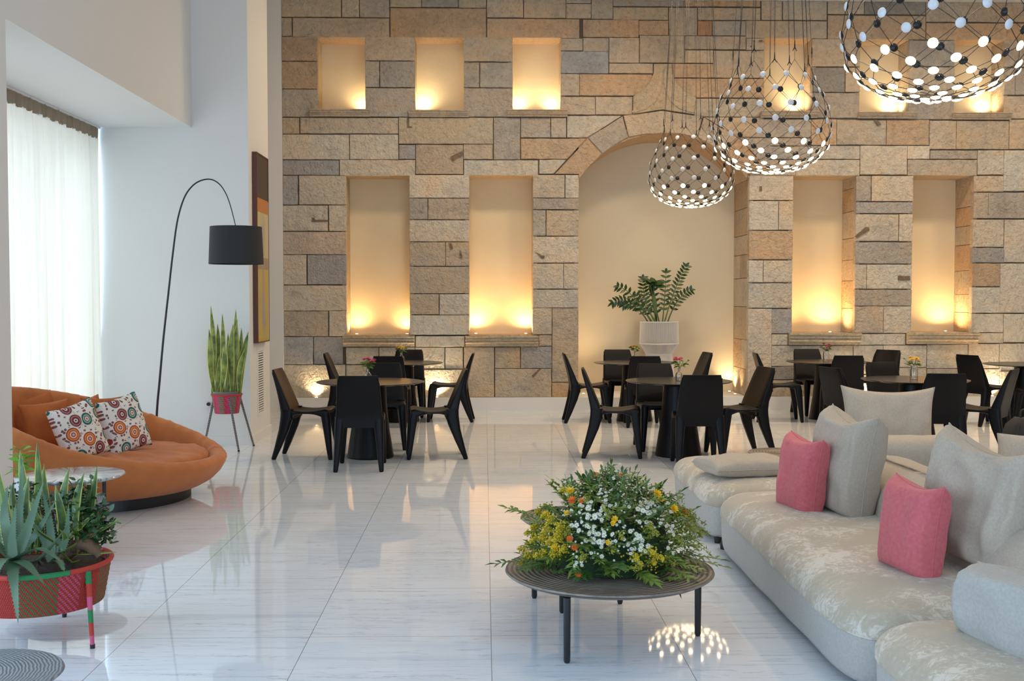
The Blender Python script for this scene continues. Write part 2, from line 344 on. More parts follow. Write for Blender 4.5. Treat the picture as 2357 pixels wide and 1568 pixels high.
m = MB(); m.box(-4.75, -2.845, YW-.03, YW+.25, 0, ZC); m.box(-4.75, -4.6, 13.26, YW, 0, ZC); struct(m.build('wall_recess', PAINT, smooth=False))
m = MB(); m.box(9.6, 9.75, -4, 17.2, 0, ZC); struct(m.build('wall_right', DARKWALL, smooth=False))
# left outer wall with glazed openings behind the curtains
m = MB(); m.box(-4.6, -4.45, -4, 12.15, 2.0+1.2, ZS); m.box(-4.6, -4.45, 6.0, 7.6, .0, 3.2); m.box(-4.6, -4.45, -4, -1.4, 0, 3.2)
m.box(-4.6, -4.45, -1.4, 6.0, 0, .06); m.box(-4.6, -4.45, 7.6, 12.15, 0, .06); struct(m.build('wall_left', PAINT, smooth=False))
for wn, (a, b) in enumerate(((7.6, 12.15), (-1.4, 6.0))):
    m = MB(); n = 4 if wn else 3
    for i in range(n+1):
        y = a+(b-a)*i/n; m.box(-4.56, -4.5, max(a, y-.03), min(b, y+.03), .06, 3.2)
    m.box(-4.56, -4.5, a, b, .06, .12); m.box(-4.56, -4.5, a, b, 3.14, 3.2)
    w = struct(m.build('window_%d' % (wn+1), BLACKM, smooth=False))
# wall behind the camera with entrance glazing
m = MB(); m.box(-4.6, -2.2, -3.05, -2.9, 0, ZC); m.box(7.2, 9.6, -3.05, -2.9, 0, ZC); m.box(-2.2, 7.2, -3.05, -2.9, 4.5, ZC); struct(m.build('wall_front', PAINT, smooth=False))
m = MB()
for i in range(6): m.box(-2.2+i*1.88-.03, -2.2+i*1.88+.03, -3.0, -2.95, 0, 4.5)
struct(m.build('window_3', BLACKM, smooth=False))
# baseboards
bb = .10
m = MB(); m.box(-4.1, XP+.015, 12.135, 12.15, 0, bb); m.box(XP, XP+.015, 12.15, 13.275, 0, bb); struct(m.build('baseboard_pier', PAINT, smooth=False))
m = MB(); m.box(XB, XB+.015, cy1-1.3, cy1+.015, 0, bb); m.box(XB-.42, XB+.015, cy1, cy1+.015, 0, bb); m.box(XB-.42, XB+.015, cy1-1.315, cy1-1.3, 0, bb); struct(m.build('baseboard_column', PAINT, smooth=False))
m = MB(); m.box(-4.6, -2.845, YW-.045, YW-.03, 0, bb); struct(m.build('baseboard_recess', PAINT, smooth=False))

# ---------------------------------------------------------------- stone wall
SCOL = {'t': (.61, .51, .39), 'w': (.70, .63, .52), 'o': (.62, .45, .30), 'g': (.50, .45, .385), 'b': (.45, .44, .43), 'd': (.34, .32, .29), 'y': (.62, .52, .38), 'r': (.60, .34, .19), 'p': (.69, .57, .46)}
def tint(c, v=.07):
    a = SCOL[c]; f = 1+rnd.uniform(-v, v); w = rnd.uniform(-.03, .03)
    return (a[0]*f*(1+w), a[1]*f, a[2]*f*(1-w))
PL = 915  # plinth top px
G = [
(3.367, 640, 0, [(45,-60,488,132,'y'),(494,-60,629,132,'t'),(634,-60,862,135,'g'),(868,-60,1110,55,'y'),(1114,-60,1394,55,'g'),(1398,-60,1612,60,'t'),(1620,-60,1900,135,'t'),(1906,-60,2230,140,'t'),
 (45,138,106,280,'t'),(112,138,862,278,'t'),(870,62,1612,280,'o'),(1620,145,2334,285,'o'),(45,285,302,472,'o'),(48,478,302,688,'o'),(50,692,300,905,'g'),
 (680,285,1056,470,'t'),(680,476,784,676,'g'),(790,476,1054,678,'g'),(680,684,1058,905,'g'),(1445,288,1814,478,'t'),(1445,484,1560,678,'g'),(1566,486,1816,680,'g'),(1445,684,1818,905,'g'),
 (50,912,164,1035,'t'),(172,912,930,1036,'t'),(936,912,1666,1116,'y'),(1672,912,1876,1236,'g'),(1882,912,2110,1066,'g'),(2116,912,2232,1066,'t'),
 (54,1042,550,1236,'w'),(556,1042,932,1236,'w'),(938,1124,1062,1234,'b'),(1068,1122,1434,1350,'t'),(1438,1120,1664,1234,'t'),(54,1242,472,1356,'b'),(478,1240,1062,1356,'w'),(1440,1242,2014,1352,'w')]),
(2.703, 640, 380, [(45,66,122,246,'b'),(130,66,420,246,'w'),(50,252,310,410,'w'),(316,252,422,410,'w'),(54,416,422,556,'p'),(58,560,178,744,'w'),(184,560,422,742,'b'),(60,750,424,906,'w'),(64,910,312,1066,'t'),(318,908,430,1064,'w'),
 (66,1070,218,1240,'b'),(222,1070,404,1240,'b'),(70,1244,420,1448,'w'),(824,62,1182,204,'w'),(824,208,930,338,'g'),(934,208,1184,338,'t'),(826,344,1186,476,'w'),(828,480,1040,628,'t'),(1044,480,1188,628,'t'),(830,634,1188,798,'t'),
 (830,804,1000,930,'t'),(1004,804,1190,932,'w'),(832,936,1192,1056,'w'),(1590,62,1782,204,'t'),(1788,62,1868,204,'w'),(1590,208,1866,276,'g'),(1590,282,1664,440,'g'),(1670,282,1866,440,'t'),(1588,446,1866,608,'w'),
 (1588,614,1774,770,'w'),(1778,614,1864,770,'w'),(1586,776,1864,888,'w'),(1584,892,1702,1054,'w'),(1706,892,1862,1350,'t'),(1704,1354,1862,1445,'o'),(1622,1060,1702,1126,'t'),(856,1066,1160,1130,'w'),
 (424,1136,626,1240,'w'),(630,1136,850,1240,'w'),(854,1136,1036,1268,'w'),(1040,1136,1150,1268,'w'),(1158,1134,1344,1448,'t'),(1350,1134,1506,1264,'t'),(1510,1130,1702,1264,'b'),(1350,1268,1700,1448,'t'),(424,1246,850,1448,'w'),(856,1274,1150,1448,'w')]),
(3.266, 1240, 0, [(207,-60,392,25,'t'),(207,30,392,140,'t'),(397,-60,555,142,'t'),(560,-60,1090,48,'g'),(1094,-60,1665,50,'o'),(560,54,972,150,'y'),(980,58,1190,268,'t'),(1196,60,1665,152,'t'),
 (334,148,750,280,'o'),(754,155,974,264,'o'),(168,289,330,380,'t'),(334,285,526,386,'t'),(168,386,524,552,'b'),(530,284,754,472,'t'),(760,268,1094,474,'t'),(1196,158,1302,268,'r'),(1307,158,1556,268,'g'),
 (1100,272,1556,372,'t'),(1562,288,1692,376,'t'),(1100,378,1310,474,'t'),(1315,382,1690,586,'t'),(530,478,858,552,'t'),(1003,480,1310,584,'o'),(168,558,304,720,'t'),(308,558,850,720,'o'),
 (168,728,424,862,'t'),(428,728,704,862,'t'),(1010,590,1690,735,'o'),(1172,742,1690,878,'t')]),
(3.114, 1600, 0, [(476,-30,622,145,'t'),(630,-30,942,145,'t'),(952,-30,1212,100,'t'),(1216,-30,1652,105,'d'),(1658,-30,2232,158,'t'),(2238,-30,2400,158,'t'),(952,110,1652,275,'o'),(1658,165,2400,285,'o'),(365,150,942,268,'t'),
 (840,280,1176,478,'t'),(840,485,1072,660,'d'),(1078,485,1176,660,'t'),(840,665,1176,845,'g'),(1532,290,1856,475,'g'),(1532,482,1856,680,'t'),(1532,685,1856,856,'g'),(2218,290,2400,480,'t'),(2218,488,2290,680,'g'),(2296,488,2400,680,'g'),(2218,690,2400,850,'t'),
 (205,854,455,985,'g'),(458,854,830,985,'g'),(833,856,1012,1040,'o'),(1018,858,1368,1038,'t'),(1374,858,1676,1040,'o'),(1682,866,1868,1070,'t'),(1874,866,2245,1070,'t'),(2252,858,2400,1070,'t'),(400,990,828,1045,'g'),(833,1046,1180,1140,'w'),(440,1050,828,1140,'g'),
 (395,1146,720,1250,'t'),(724,1146,1178,1250,'w'),(1184,1046,1516,1252,'w'),(1522,1046,1680,1140,'w'),(1686,1078,2022,1140,'g'),(1524,1146,2018,1252,'t'),(2026,1078,2208,1252,'w'),(2214,1078,2400,1370,'w')]),
(2.4505, 1640, 380, [(206,60,452,198,'w'),(208,204,370,366,'w'),(374,204,452,366,'w'),(206,372,452,532,'o'),(206,538,284,662,'w'),(288,538,452,662,'w'),(206,668,452,806,'w'),(206,812,330,1308,'w'),(334,814,452,950,'b'),(334,956,424,1016,'w'),
 (804,62,892,204,'g'),(898,62,1128,204,'w'),(804,210,1126,272,'b'),(804,278,1048,428,'w'),(1054,278,1124,430,'w'),(804,436,1122,556,'g'),(802,562,868,698,'w'),(872,562,1114,698,'w'),(804,704,1120,794,'g'),(804,798,962,948,'t'),(966,798,1120,948,'w'),
 (1464,62,1640,150,'t'),(1464,156,1552,300,'g'),(1556,156,1775,300,'g'),(1464,308,1642,462,'w'),(1648,308,1775,548,'w'),(1464,468,1644,550,'b'),(1464,556,1620,684,'o'),(1624,556,1775,834,'w'),(1464,690,1620,834,'w'),(1464,840,1640,944,'w'),(1644,840,1775,1000,'w'),(1494,948,1640,1004,'w'),
 (832,954,1086,1014,'w'),(334,1020,790,1134,'w'),(794,1018,960,1180,'w'),(964,1018,1204,1140,'w'),(1210,1014,1438,1146,'w'),(1444,1010,1616,1146,'w'),(1620,1008,1775,1160,'w'),(334,1138,480,1210,'d'),(334,1214,640,1308,'t'),(484,1138,790,1210,'w'),(644,1214,960,1308,'w'),
 (794,1184,960,1210,'w'),(964,1144,1204,1308,'w'),(1210,1150,1380,1308,'g'),(1384,1150,1616,1308,'w'),(1620,1164,1775,1308,'w')]),
]
P6 = [([(214,872),(624,872),(364,1034),(214,1034)],'w'),([(-134,1042),(358,1042),(214,1196),(-134,1196)],'o'),([(5,1202),(208,1202),(112,1306),(5,1306)],'w'),
      ([(1243,882),(1690,884),(1690,1030),(1504,1030)],'t'),([(1512,1038),(1740,1038),(1740,1290)],'g')]
ARCH = [([(122,1308),(368,1044),(472,1158),(380,1250),(304,1343),(302,1310)],'o'),([(373,1038),(630,874),(671,1030),(590,1078),(478,1153)],'g'),
        ([(636,870),(925,832),(1232,878),(1190,1030),(1060,1004),(934,1001),(800,1006),(677,1028)],'t'),
        ([(1240,884),(1496,1038),(1390,1153),(1278,1078),(1197,1034)],'t'),([(1502,1044),(1748,1308),(1566,1310),(1564,1343),(1488,1250),(1395,1158)],'o')]
KEYST = [(863,484),(997,484),(1000,560),(1030,622),(1090,690),(1180,738),(1165,862),(925,826),(706,860),(708,728),(780,686),(835,618),(862,550)]
def stone(m, poly, c, y=YW, dep=.10, jit=.004, horiz=None):
    """dressed block: jittered outline, chamfered front"""
    m.col = tint(c); pts = []
    n = len(poly)
    for i in range(n):
        a = Vector(poly[i]); b = Vector(poly[(i+1) % n]); L = (b-a).length; k = max(1, int(L/.09))
        for j in range(k):
            p = a.lerp(b, j/k)
            if j: p = p+Vector((rnd.uniform(-jit, jit), rnd.uniform(-jit, jit)))
            pts.append(p)
    cx = sum(p.x for p in pts)/len(pts); cz = sum(p.y for p in pts)/len(pts)
    yo = y-rnd.uniform(0, .014)
    def ins(p, d):
        v = Vector((cx, cz))-p; L = v.length; return p+v*(min(d/L, .5) if L > 0 else 0)
    def insr(p, d):
        # move inwards along both axes, so the chamfer keeps its width on long blocks
        xs = [q.x for q in pts]; zs = [q.y for q in pts]; x0, x1, z0, z1 = min(xs), max(xs), min(zs), max(zs)
        x = min(max(p.x, x0+d), x1-d); z = min(max(p.y, z0+d), z1-d); return Vector((x, z))
    f = insr if n == 4 and horiz is None else ins
    r = [[(p.x, y+dep, p.y) for p in pts], [(p.x, yo+.009, p.y) for p in pts], [(f(p, .003).x, yo+.003, f(p, .003).y) for p in pts], [(f(p, .009).x, yo, f(p, .009).y) for p in pts]]
    k = len(pts); vs = [q for rr in r for q in rr]; fs = []
    for i in range(3):
        for j in range(k): fs.append((i*k+j, i*k+(j+1) % k, (i+1)*k+(j+1) % k, (i+1)*k+j))
    fs.append(tuple(range(3*k, 4*k))); m.add(vs, fs, 0)
def W2(px, py):
    p = onY(px, py, YW); return (p.x, min(p.z, ZC-.002))
wm = MB(); wm.c = True
ZP = onY(1000, PL, YW).z                     # top of plinth
XR = 9.6
stones = []
for s_, ox, oy, L in G:
    for x0, y0, x1, y1, c in L:
        a = W2(ox+x0/s_, oy+y0/s_); b = W2(ox+x1/s_, oy+y1/s_); q = -.0006
        if a[1]-b[1] < .03: continue
        z0 = max(b[1], ZP+.002)
        stones.append(([(a[0]+q, a[1]-q), (b[0]-q, a[1]-q), (b[0]-q, z0+q), (a[0]+q, z0+q)], c))
# courses that go on past the frame
xe = W2(2367, 500)[0]; z = ZP
while z < ZC-.05:
    h = min(rnd.uniform(.28, .48), ZC-z); x = xe+.003
    while x < XR:
        w = min(rnd.uniform(.4, .9), XR-x)
        if w > .1: stones.append(([(x+.004, z+h-.004), (x+w-.004, z+h-.004), (x+w-.004, z+.004), (x+.004, z+.004)], rnd.choice('wwttgo')))
        x += w
    z += h
C6 = lambda L: [W2(1240+x/3.266, y/3.266) for x, y in L]
for p, c in P6: stone(wm, C6(p), c, horiz=1)
XL = -2.845
# niche openings (x0,z1,x1,z0) with depth
def opn(x0, y0, x1, y1): a = W2(x0, y0); b = W2(x1, y1); return (a[0], b[0], b[1], a[1])
NI = [(opn(730.5, 85.5, 841, 253), .45), (opn(955, 86, 1068, 254), .42), (opn(1180, 87, 1290.5, 254), .40), (opn(1760, 88, 1868.5, 256), .40), (opn(1980, 90, 2091, 258.5), .42), (opn(2198, 92, 2310, 259), .42),
      (opn(796, 404, 943.5, 771.5), .48), (opn(1080, 403, 1226.5, 770.5), .48), (opn(1826, 404, 1967, 767), .62), (opn(2102, 404, 2236, 765), .62)]
AX0 = W2(1331.5, 600)[0]; AX1 = W2(1723.5, 600)[0]; ASPR = W2(1526, 411)[1]; AD = .97
AXM = (AX0+AX1)/2; AH = W2(1526, 307)[1]-ASPR; ARd = ((AX1-AX0)**2/4+AH*AH)/(2*AH)
def arcz(x): return ASPR+AH-ARd+math.sqrt(max(0, ARd**2-(x-AXM)**2))
ATOP = ASPR+AH
OPS = [o for o, d in NI]+[(AX0, AX1, ZP, ASPR)]
for p, c in stones:
    x0, z1 = p[0]; x1, z0 = p[2]; T = .05
    for ox0, ox1, oz0, oz1 in OPS:
        if z0 < oz1-.02 and z1 > oz0+.02:
            if abs(x1-ox0) < T: x1 = ox0
            if abs(x0-ox1) < T: x0 = ox1
        if x0 < ox1-.02 and x1 > ox0+.02 and oz1 > ASPR+.01 or (oz1 != ASPR and x0 < ox1-.02 and x1 > ox0+.02):
            if abs(z0-oz1) < T: z0 = oz1
    if abs(x0-XL) < .10: x0 = XL
    if abs(x1-xe) < .09: x1 = xe
    stone(wm, [(x0, z1), (x1, z1), (x1, z0), (x0, z0)], c, jit=.003)
# dark backing between the openings
OPS = [o for o, d in NI]+[(AX0, AX1, 0, ATOP)]
OPS = [(a-.06, b+.06, c-.06, d+.06) for a, b, c, d in OPS]
xs = sorted({XL, XR}|{o[0] for o in OPS}|{o[1] for o in OPS}); zs = sorted({0, ZC}|{o[2] for o in OPS}|{o[3] for o in OPS})
wm.col = (1, 1, 1)
for i in range(len(xs)-1):
    run = None
    for j in range(len(zs)-1):
        cxm, czm = (xs[i]+xs[i+1])/2, (zs[j]+zs[j+1])/2
        solid = not any(o[0] < cxm < o[1] and o[2] < czm < o[3] for o in OPS)
        if solid: run = zs[j] if run is None else run
        if run is not None and (not solid or j == len(zs)-2):
            wm.box(xs[i], xs[i+1], YW+.018, YW+.16, run, zs[j] if not solid else zs[j+1], 1); run = None
# reveals
for n_, ((x0, x1, z0, z1), d) in enumerate(NI):
    ya, yb = YW+.0, YW+d; t = .08
    wm.col = tint('o' if n_ < 6 else 't', .05)
    wm.box(x0-.01, x1+.01, YW+.02, yb, z1, z1+t, 0); wm.col = (.62, .52, .36); wm.box(x0-t, x0-.002, YW+.02, yb, z0-t, z1+t, 0)
    wm.col = tint('y'); wm.box(x0-t, x1+t, YW+.02, yb, z0-t, z0, 0)
    # right jamb built of blocks
    z = z0
    while z < z1-.01:
        h = min(rnd.uniform(.26, .42), z1-z)
        if z1-z-h < .12: h = z1-z
        wm.col = tint(rnd.choice('tto'), .1)
        wm.box(x1+.002, x1+t, YW+.02, yb, z+.004, z+h-.004, 0); z += h
    wm.box(x1+.02, x1+.15, YW+.09, yb, z0, z1, 1)
    wm.box(x0-t, x1+t, yb, yb+.06, z0-t, z1+t, 2)
# arch: jambs, soffit and back
z = ZP
while z < ASPR-.01:
    h = min(rnd.uniform(.28, .5), ASPR-z)
    if ASPR-z-h < .14: h = ASPR-z
    for x0, x1 in ((AX0-.12, AX0-.002), (AX1+.002, AX1+.12)):
        yy = YW+.02
        while yy < YW+AD-.01:
            w = min(rnd.choice((.4, .55, 1.0)), YW+AD-yy)
            if YW+AD-yy-w < .12: w = YW+AD-yy
            wm.col = tint(rnd.choice('wwtto'), .1); wm.box(x0, x1, yy+.003, yy+w-.003, z+.004, z+h-.004, 0); yy += w
    z += h
wm.box(AX0-.2, AX0-.02, YW+.05, YW+AD, 0, ATOP, 1); wm.box(AX1+.02, AX1+.2, YW+.05, YW+AD, 0, ATOP, 1)
N_ = 28; wm.col = tint('o', 0)
arc = [(AX0+(AX1-AX0)*i/N_, arcz(AX0+(AX1-AX0)*i/N_)) for i in range(N_+1)]
for i in range(N_):
    a, b = arc[i], arc[i+1]; wm.prism([a, b, (b[0], ATOP+.05), (a[0], ATOP+.05)], YW+.012, YW+AD, 0)
wm.box(AX0-.2, AX1+.2, YW+AD, YW+AD+.06, 0, ATOP+.1, 3)
for p, c in ARCH:
    q = C6(p)
    stone(wm, q, c, y=YW-.004, horiz=1, jit=.0015)
wb = struct(wm.build('wall_back', [STONE, MORTAR, PLASTER, PLASTER2], smooth=False))
# keystone block with raised relief
km = MB(); km.c = True; stone(km, C6(KEYST), 'y', y=YW-.03, dep=.13, jit=.001, horiz=1)
ks = km.build('keystone', STONE, wb, smooth=False)
km = MB(); km.c = True
inner = [C6([(930-a*(930-x), y)])[0] for a, x, y in ()]
for sgn in (1, -1):
    a = [(930+sgn*x, y) for x, y in ((8, 640), (22, 700), (60, 770), (120, 820), (200, 846), (235, 850), (232, 838), (160, 812), (95, 760), (50, 690), (30, 610), (24, 540), (8, 520))]
    if sgn < 0: a.reverse()
    km.col = tint('t', 0); km.prism(C6(a), YW-.055, YW-.03, 0)
km.build('keystone_relief', STONE, ks, smooth=False)
# sills
SILL = [(714, 852, 253, 269, 0), (941, 1079, 255, 270, 1), (1168, 1306, 254, 269.5, 0), (1750, 1880, 257, 272, 0), (1974, 2107, 259.5, 273.5, 1), (2191, 2324, 261, 276, 0), (790, 954.5, 773, 798, 1), (1071, 1239, 773, 797.5, 1), (1815, 1979, 767, 794, 0), (2086, 2248, 766, 792, 1)]
for x0, x1, y0, y1, mould in SILL:
    a = W2(x0, y0); b = W2(x1, y1); h = a[1]-b[1]; m = MB(); m.c = True; m.col = tint('y' if y0 > 300 else 't', .05)
    pr = [(0, YW+.02), (0, YW-.045), (.25, YW-.05), (.32, YW-.075), (.42, YW-.06), (.62, YW-.08), (.8, YW-.075), (.86, YW-.095), (1, YW-.095), (1, YW+.02)]
    rings = [[(x, y, b[1]+t_*h) for t_, y in pr] for x in (a[0], b[0])]
    m.loft(rings); m.build('sill', STONE, wb, smooth=False)
# raised dark patches on single blocks: shade of slots and ledges as colour
km = MB(); km.c = True
for s_, ox, oy, pts in ((2.703, 640, 380, [(212, 328), (228, 328), (228, 340), (310, 342), (310, 354), (212, 354)]), (2.703, 640, 380, [(1060, 486), (1078, 486), (1090, 520), (1074, 530)]), (2.703, 640, 380, [(1128, 534), (1136, 534), (1148, 575), (1134, 582)]),
        (2.703, 640, 380, [(1600, 540), (1640, 562), (1660, 566), (1656, 582), (1638, 582)]), (3.367, 640, 0, [(1000, 916), (1016, 916), (1018, 978), (1038, 982), (1038, 992), (1000, 992)]), (3.367, 640, 0, [(1336, 1216), (1430, 1170), (1434, 1204), (1352, 1250)]),
        (6.272, 1060, 680, [(1030, 1160), (1130, 1062), (1165, 1062), (1052, 1184)]), (2.4505, 1640, 380, [(800, 404), (862, 350), (880, 352), (884, 368), (812, 410)]), (2.4505, 1640, 380, [(1044, 624), (1112, 626), (1112, 650), (1044, 650)]), (2.4505, 1640, 380, [(264, 120), (278, 120), (278, 148), (264, 148)]),
        (3.114, 1600, 0, [(1274, 858), (1300, 858), (1332, 890), (1310, 908)]), (3.114, 1600, 0, [(414, 290), (428, 290), (428, 302), (414, 302)]), (3.114, 1600, 0, [(456, 290), (480, 288), (480, 302), (456, 302)]), (3.114, 1600, 0, [(394, 328), (404, 328), (404, 340), (394, 340)])):
    km.col = (.26, .19, .13); km.prism([W2(ox+x/s_, oy+y/s_) for x, y in pts], YW-.0165, YW-.008, 0)
km.build('slot_shade_patches', STONE, wb, smooth=False)['kind'] = 'stuff'
# plinth and arch ledge
m = MB(); m.box(XL-.03, AX0, YW-.075, YW+.03, 0, ZP); m.box(AX1, XR, YW-.075, YW+.03, 0, ZP); m.box(AX0, AX1, YW-.075, YW+AD, 0, ZP)
struct(m.build('trim_1', PAINT, smooth=False))

# ---------------------------------------------------------------- uplights
def uplight(p, power, label, tilt=(0, 0), col=(1, .66, .30), size=70):
    t = thing('recessed_uplight', label, 'light', p, group='recessed uplights')
    m = MB(); m.lathe([(.030, 0), (.030, .006), (.024, .008), (.020, .006)], n=16); m.build('trim_ring', STEEL, t)
    m = MB(); m.lathe([(.020, .002), (.019, .009), (.010, .011), (.001, .0115)], n=16); m.build('lens', LENS, t)
    l = bpy.data.lights.new('beam', 'SPOT'); l.energy = power; l.color = col; l.spot_size = R(size); l.spot_blend = 1; l.shadow_soft_size = .02
    o = bpy.data.objects.new('beam', l); COL.objects.link(o); o.parent = t; o.location = (0, 0, .03)
    o.rotation_euler = (PI+R(tilt[0]), R(tilt[1]), 0)
    return t
UP = []; KP = 3.2
def inn(i, u, dy, pw, lab, tilt=(10, 0), size=125, col=(1, .62, .26)):
    if i > 5: pw *= .75; size = 172
    else: pw *= .75
    (x0, x1, z0, z1), d = NI[i]
    UP.append(uplight((x0+(x1-x0)*u, YW+d-dy, z0), pw*KP, lab, tilt, col, size))
PALE = (1, .76, .44)
inn(0, .88, .10, 7, 'glowing round uplight in the first upper niche from the white wall', col=PALE, size=165)
inn(1, .14, .10, 9, 'glowing round uplight in the second upper niche, in the corner nearer the first niche', col=PALE, size=165)
inn(2, .14, .10, 7, 'glowing uplight in the third upper niche, in the corner nearer the second niche', col=PALE, size=165)
inn(2, .84, .10, 7, 'glowing round uplight in the third upper niche, in the corner nearer the arch', col=PALE, size=165)
inn(3, .78, .10, 8, 'glowing round uplight in the upper niche behind the middle pendant', col=PALE, size=165)
inn(4, .82, .10, 9, 'glowing round uplight in the upper niche behind the bottom of the largest pendant', col=PALE, size=165)
inn(5, .82, .10, 8, 'glowing round uplight in the upper niche at the far end from the white wall', col=PALE, size=165)
inn(6, .12, .16, 11, 'small uplight in the first tall niche, on its white-wall side')
inn(6, .93, .12, 9, 'small uplight in the first tall niche, on its arch side')
inn(7, .10, .16, 16, 'small uplight in the second tall niche, on its white-wall side')
inn(7, .90, .16, 16, 'small uplight in the second tall niche, on its arch side')
inn(8, .05, .22, 7, 'small uplight in the third tall niche, on its arch side')
inn(8, .74, .24, 20, 'small uplight in the third tall niche, at its textured jamb')
inn(9, .76, .22, 20, 'small uplight at the textured jamb of the tall niche furthest from the white wall')
def upz(px, py, z, pw, lab, tilt, size, col=(1, .70, .36)):
    p = onZ(px, py, z); UP.append(uplight(p, pw, lab, tilt, col, size))
upz(1343, 907, ZP, 55, 'round uplight set in the arch ledge behind the chair with the tallest back', (6, 0), 110)
upz(1679, 902, ZP, 36, 'round uplight in the arch ledge, the inner of two beside the textured jamb', (6, 0), 110)
upz(1692, 908, ZP, 12, 'round uplight in the arch ledge, the outer of two beside the textured jamb', (-2, 4), 90)
for px, pw, lab in ((728, 26, 'round uplight on the plinth below the grey blocks by the white wall'), (1005, 55, 'round uplight on the plinth below the pier between the tall niches'), (1988, 30, 'round uplight on the plinth behind the black chairs under the carved pier'), (2284, 50, 'round uplight on the plinth behind the black chairs at the frame side')):
    p = onY(px, 916, YW-.045); UP.append(uplight((p.x, YW-.045, ZP), pw, lab, (4, 0), (1, .74, .42), 140))
# ---------------------------------------------------------------- dining sets
def chair_proto():
    t = thing('dining_chair', 'x', 'chair')
    # seat: slab with a shallow dip and an arched underside
    m = MB(); rows = []
    ys = [-.215+.45*i/14 for i in range(15)]
    for y in ys:
        q = (y+.215)/.45; hw = .212+.012*math.sin(q*PI)+.004*q
        top = .505-.028*math.sin(min(1, q*1.05)*PI)+.012*(1-q)**3
        bot = .455-.075*abs(2*q-1)**2.6
        if q > .96: top -= .012
        r = .022; ring = []
        for a in range(0, 91, 30): ring.append((hw-r+r*math.cos(R(a)), top-r+r*math.sin(R(a))))
        for u in (.6, .2, -.2, -.6): ring.append((hw*u, top-.010*(1-u*u)))
        for a in range(90, 181, 30): ring.append((-hw+r+r*math.cos(R(a)), top-r+r*math.sin(R(a))))
        for a in range(180, 271, 45): ring.append((-hw+r+r*math.cos(R(a)), bot+r+r*math.sin(R(a))))
        for u in (-.5, 0, .5): ring.append((hw*u, .455))
        for a in range(270, 361, 45): ring.append((hw-r+r*math.cos(R(a)), bot+r+r*math.sin(R(a))))
        rows.append([(x, y, z) for x, z in ring])
    m.loft(rows); m.build('seat', LEATHER, t, angle=50)
    # backrest
    m = MB(); rows = []
    for i in range(13):
        s = i/12; z = .40+.49*s; yc = -.165-.155*s**1.15-.03*max(0, .25-s)
        th = .085*(1-s)**1.3+.032; hw = .222-.03*s
        if i >= 11: hw -= .008*(i-10); th *= (.95, .6)[i-11] if i < 13 else 1
        r = min(.018, th*.45); ring = []
        def arc_(cx, cyy, a0, a1):
            for a in range(a0, a1+1, 30): ring.append((cx+r*math.cos(R(a)), cyy+r*math.sin(R(a))))
        dip = .012*s
        arc_(hw-r, yc+th/2-r, 0, 90)
        for u in (.6, .2, -.2, -.6): ring.append((hw*u, yc+th/2-dip*(1-u*u)))
        arc_(-hw+r, yc+th/2-r, 90, 180); arc_(-hw+r, yc-th/2+r, 180, 270)
        for u in (-.6, -.2, .2, .6): ring.append((hw*u, yc-th/2-.4*dip*(1-u*u)))
        arc_(hw-r, yc-th/2+r, 270, 360)
        rows.append([(x, y, z) for x, y in ring])
    m.loft(rows); m.build('backrest', LEATHER, t, angle=50)
    for sx in (-1, 1):
        for fr in (1, 0):
            if fr: P = [((.178, .20), .470, .036, .040), ((.180, .212), .41, .036, .040), ((.187, .225), .30, .031, .034), ((.197, .245), .12, .024, .025), ((.203, .258), .012, .019, .019), ((.203, .258), 0, .014, .014)]
            else: P = [((.180, -.175), .50, .040, .056), ((.182, -.178), .42, .040, .056), ((.190, -.205), .30, .034, .046), ((.202, -.265), .12, .025, .031), ((.210, -.305), .012, .019, .021), ((.210, -.305), 0, .014, .016)]
            m = MB(); rows = []
            for (x, y), z, rx, ry in P:
                rx *= 1.15; ry *= 1.12
                rows.append([(sx*x+rx*(abs(math.cos(a))**.6)*math.copysign(1, math.cos(a)), y+ry*(abs(math.sin(a))**.6)*math.copysign(1, math.sin(a)), z) for a in [2*PI*(j+.5)/16 for j in range(16)]])
            m.loft(rows); m.build('leg', LEATHER, t, angle=60)
    # piped seams down the back corners
    for sx in (-1, 1):
        m = MB(); m.tube([(sx*(.214-.03*s), -.165-.155*s**1.15-.03*max(0, .25-s)-(.085*(1-s)**1.3+.032)/2+.004, .40+.49*s) for s in [i/10*.95 for i in range(11)]], .0028, 6)
        m.build('seam', LEATHER, t)
    return t
CH = chair_proto(); CH_used = [False]
def chair(px, py, rz, label, group, dz=0):
    """px,py: floor point under the middle of the seat"""
    o = CH if not CH_used[0] else copy_tree(CH); CH_used[0] = True
    p = px if isinstance(px, Vector) else onZ(px, py, 0)
    o.location = (p.x, p.y, 0); o.rotation_euler = (0, 0, R(rz)); tag(o, label, 'chair', group); return o
TH = .765; TR = .538
def table_proto():
    t = thing('dining_table', 'x', 'table')
    m = MB(); m.lathe([(.001, TH-.012), (TR-.02, TH-.014), (TR-.003, TH-.007), (TR, TH-.003), (TR-.002, TH), (.001, TH)], n=72); m.build('tabletop', TABLETOP, t, angle=30)
    m = MB(); m.lathe([(.235, 0), (.238, .012), (.232, .03), (.19, .30), (.165, .55), (.16, TH-.05), (.20, TH-.02), (.20, TH-.012)], n=48); m.build('pedestal', LEATHER, t, angle=30)
    return t
TP = table_proto()
TPOS = {}
def place_table(key, px, py, label, first=False):
    o = TP if first else copy_tree(TP); p = onZ(px, py, TH); o.location = (p.x, p.y, 0); tag(o, label, 'table', 'round dining tables'); TPOS[key] = p; return o
place_table('A', 852, 878, 'round dark pedestal dining table with pink flowers, nearer the orange sofa', True)
place_table('B', 924, 834.5, 'round dark dining table with yellow flowers under the tall lit niches', False)
place_table('C', 1562, 876, 'round dark dining table with pink flowers in front of the arch')
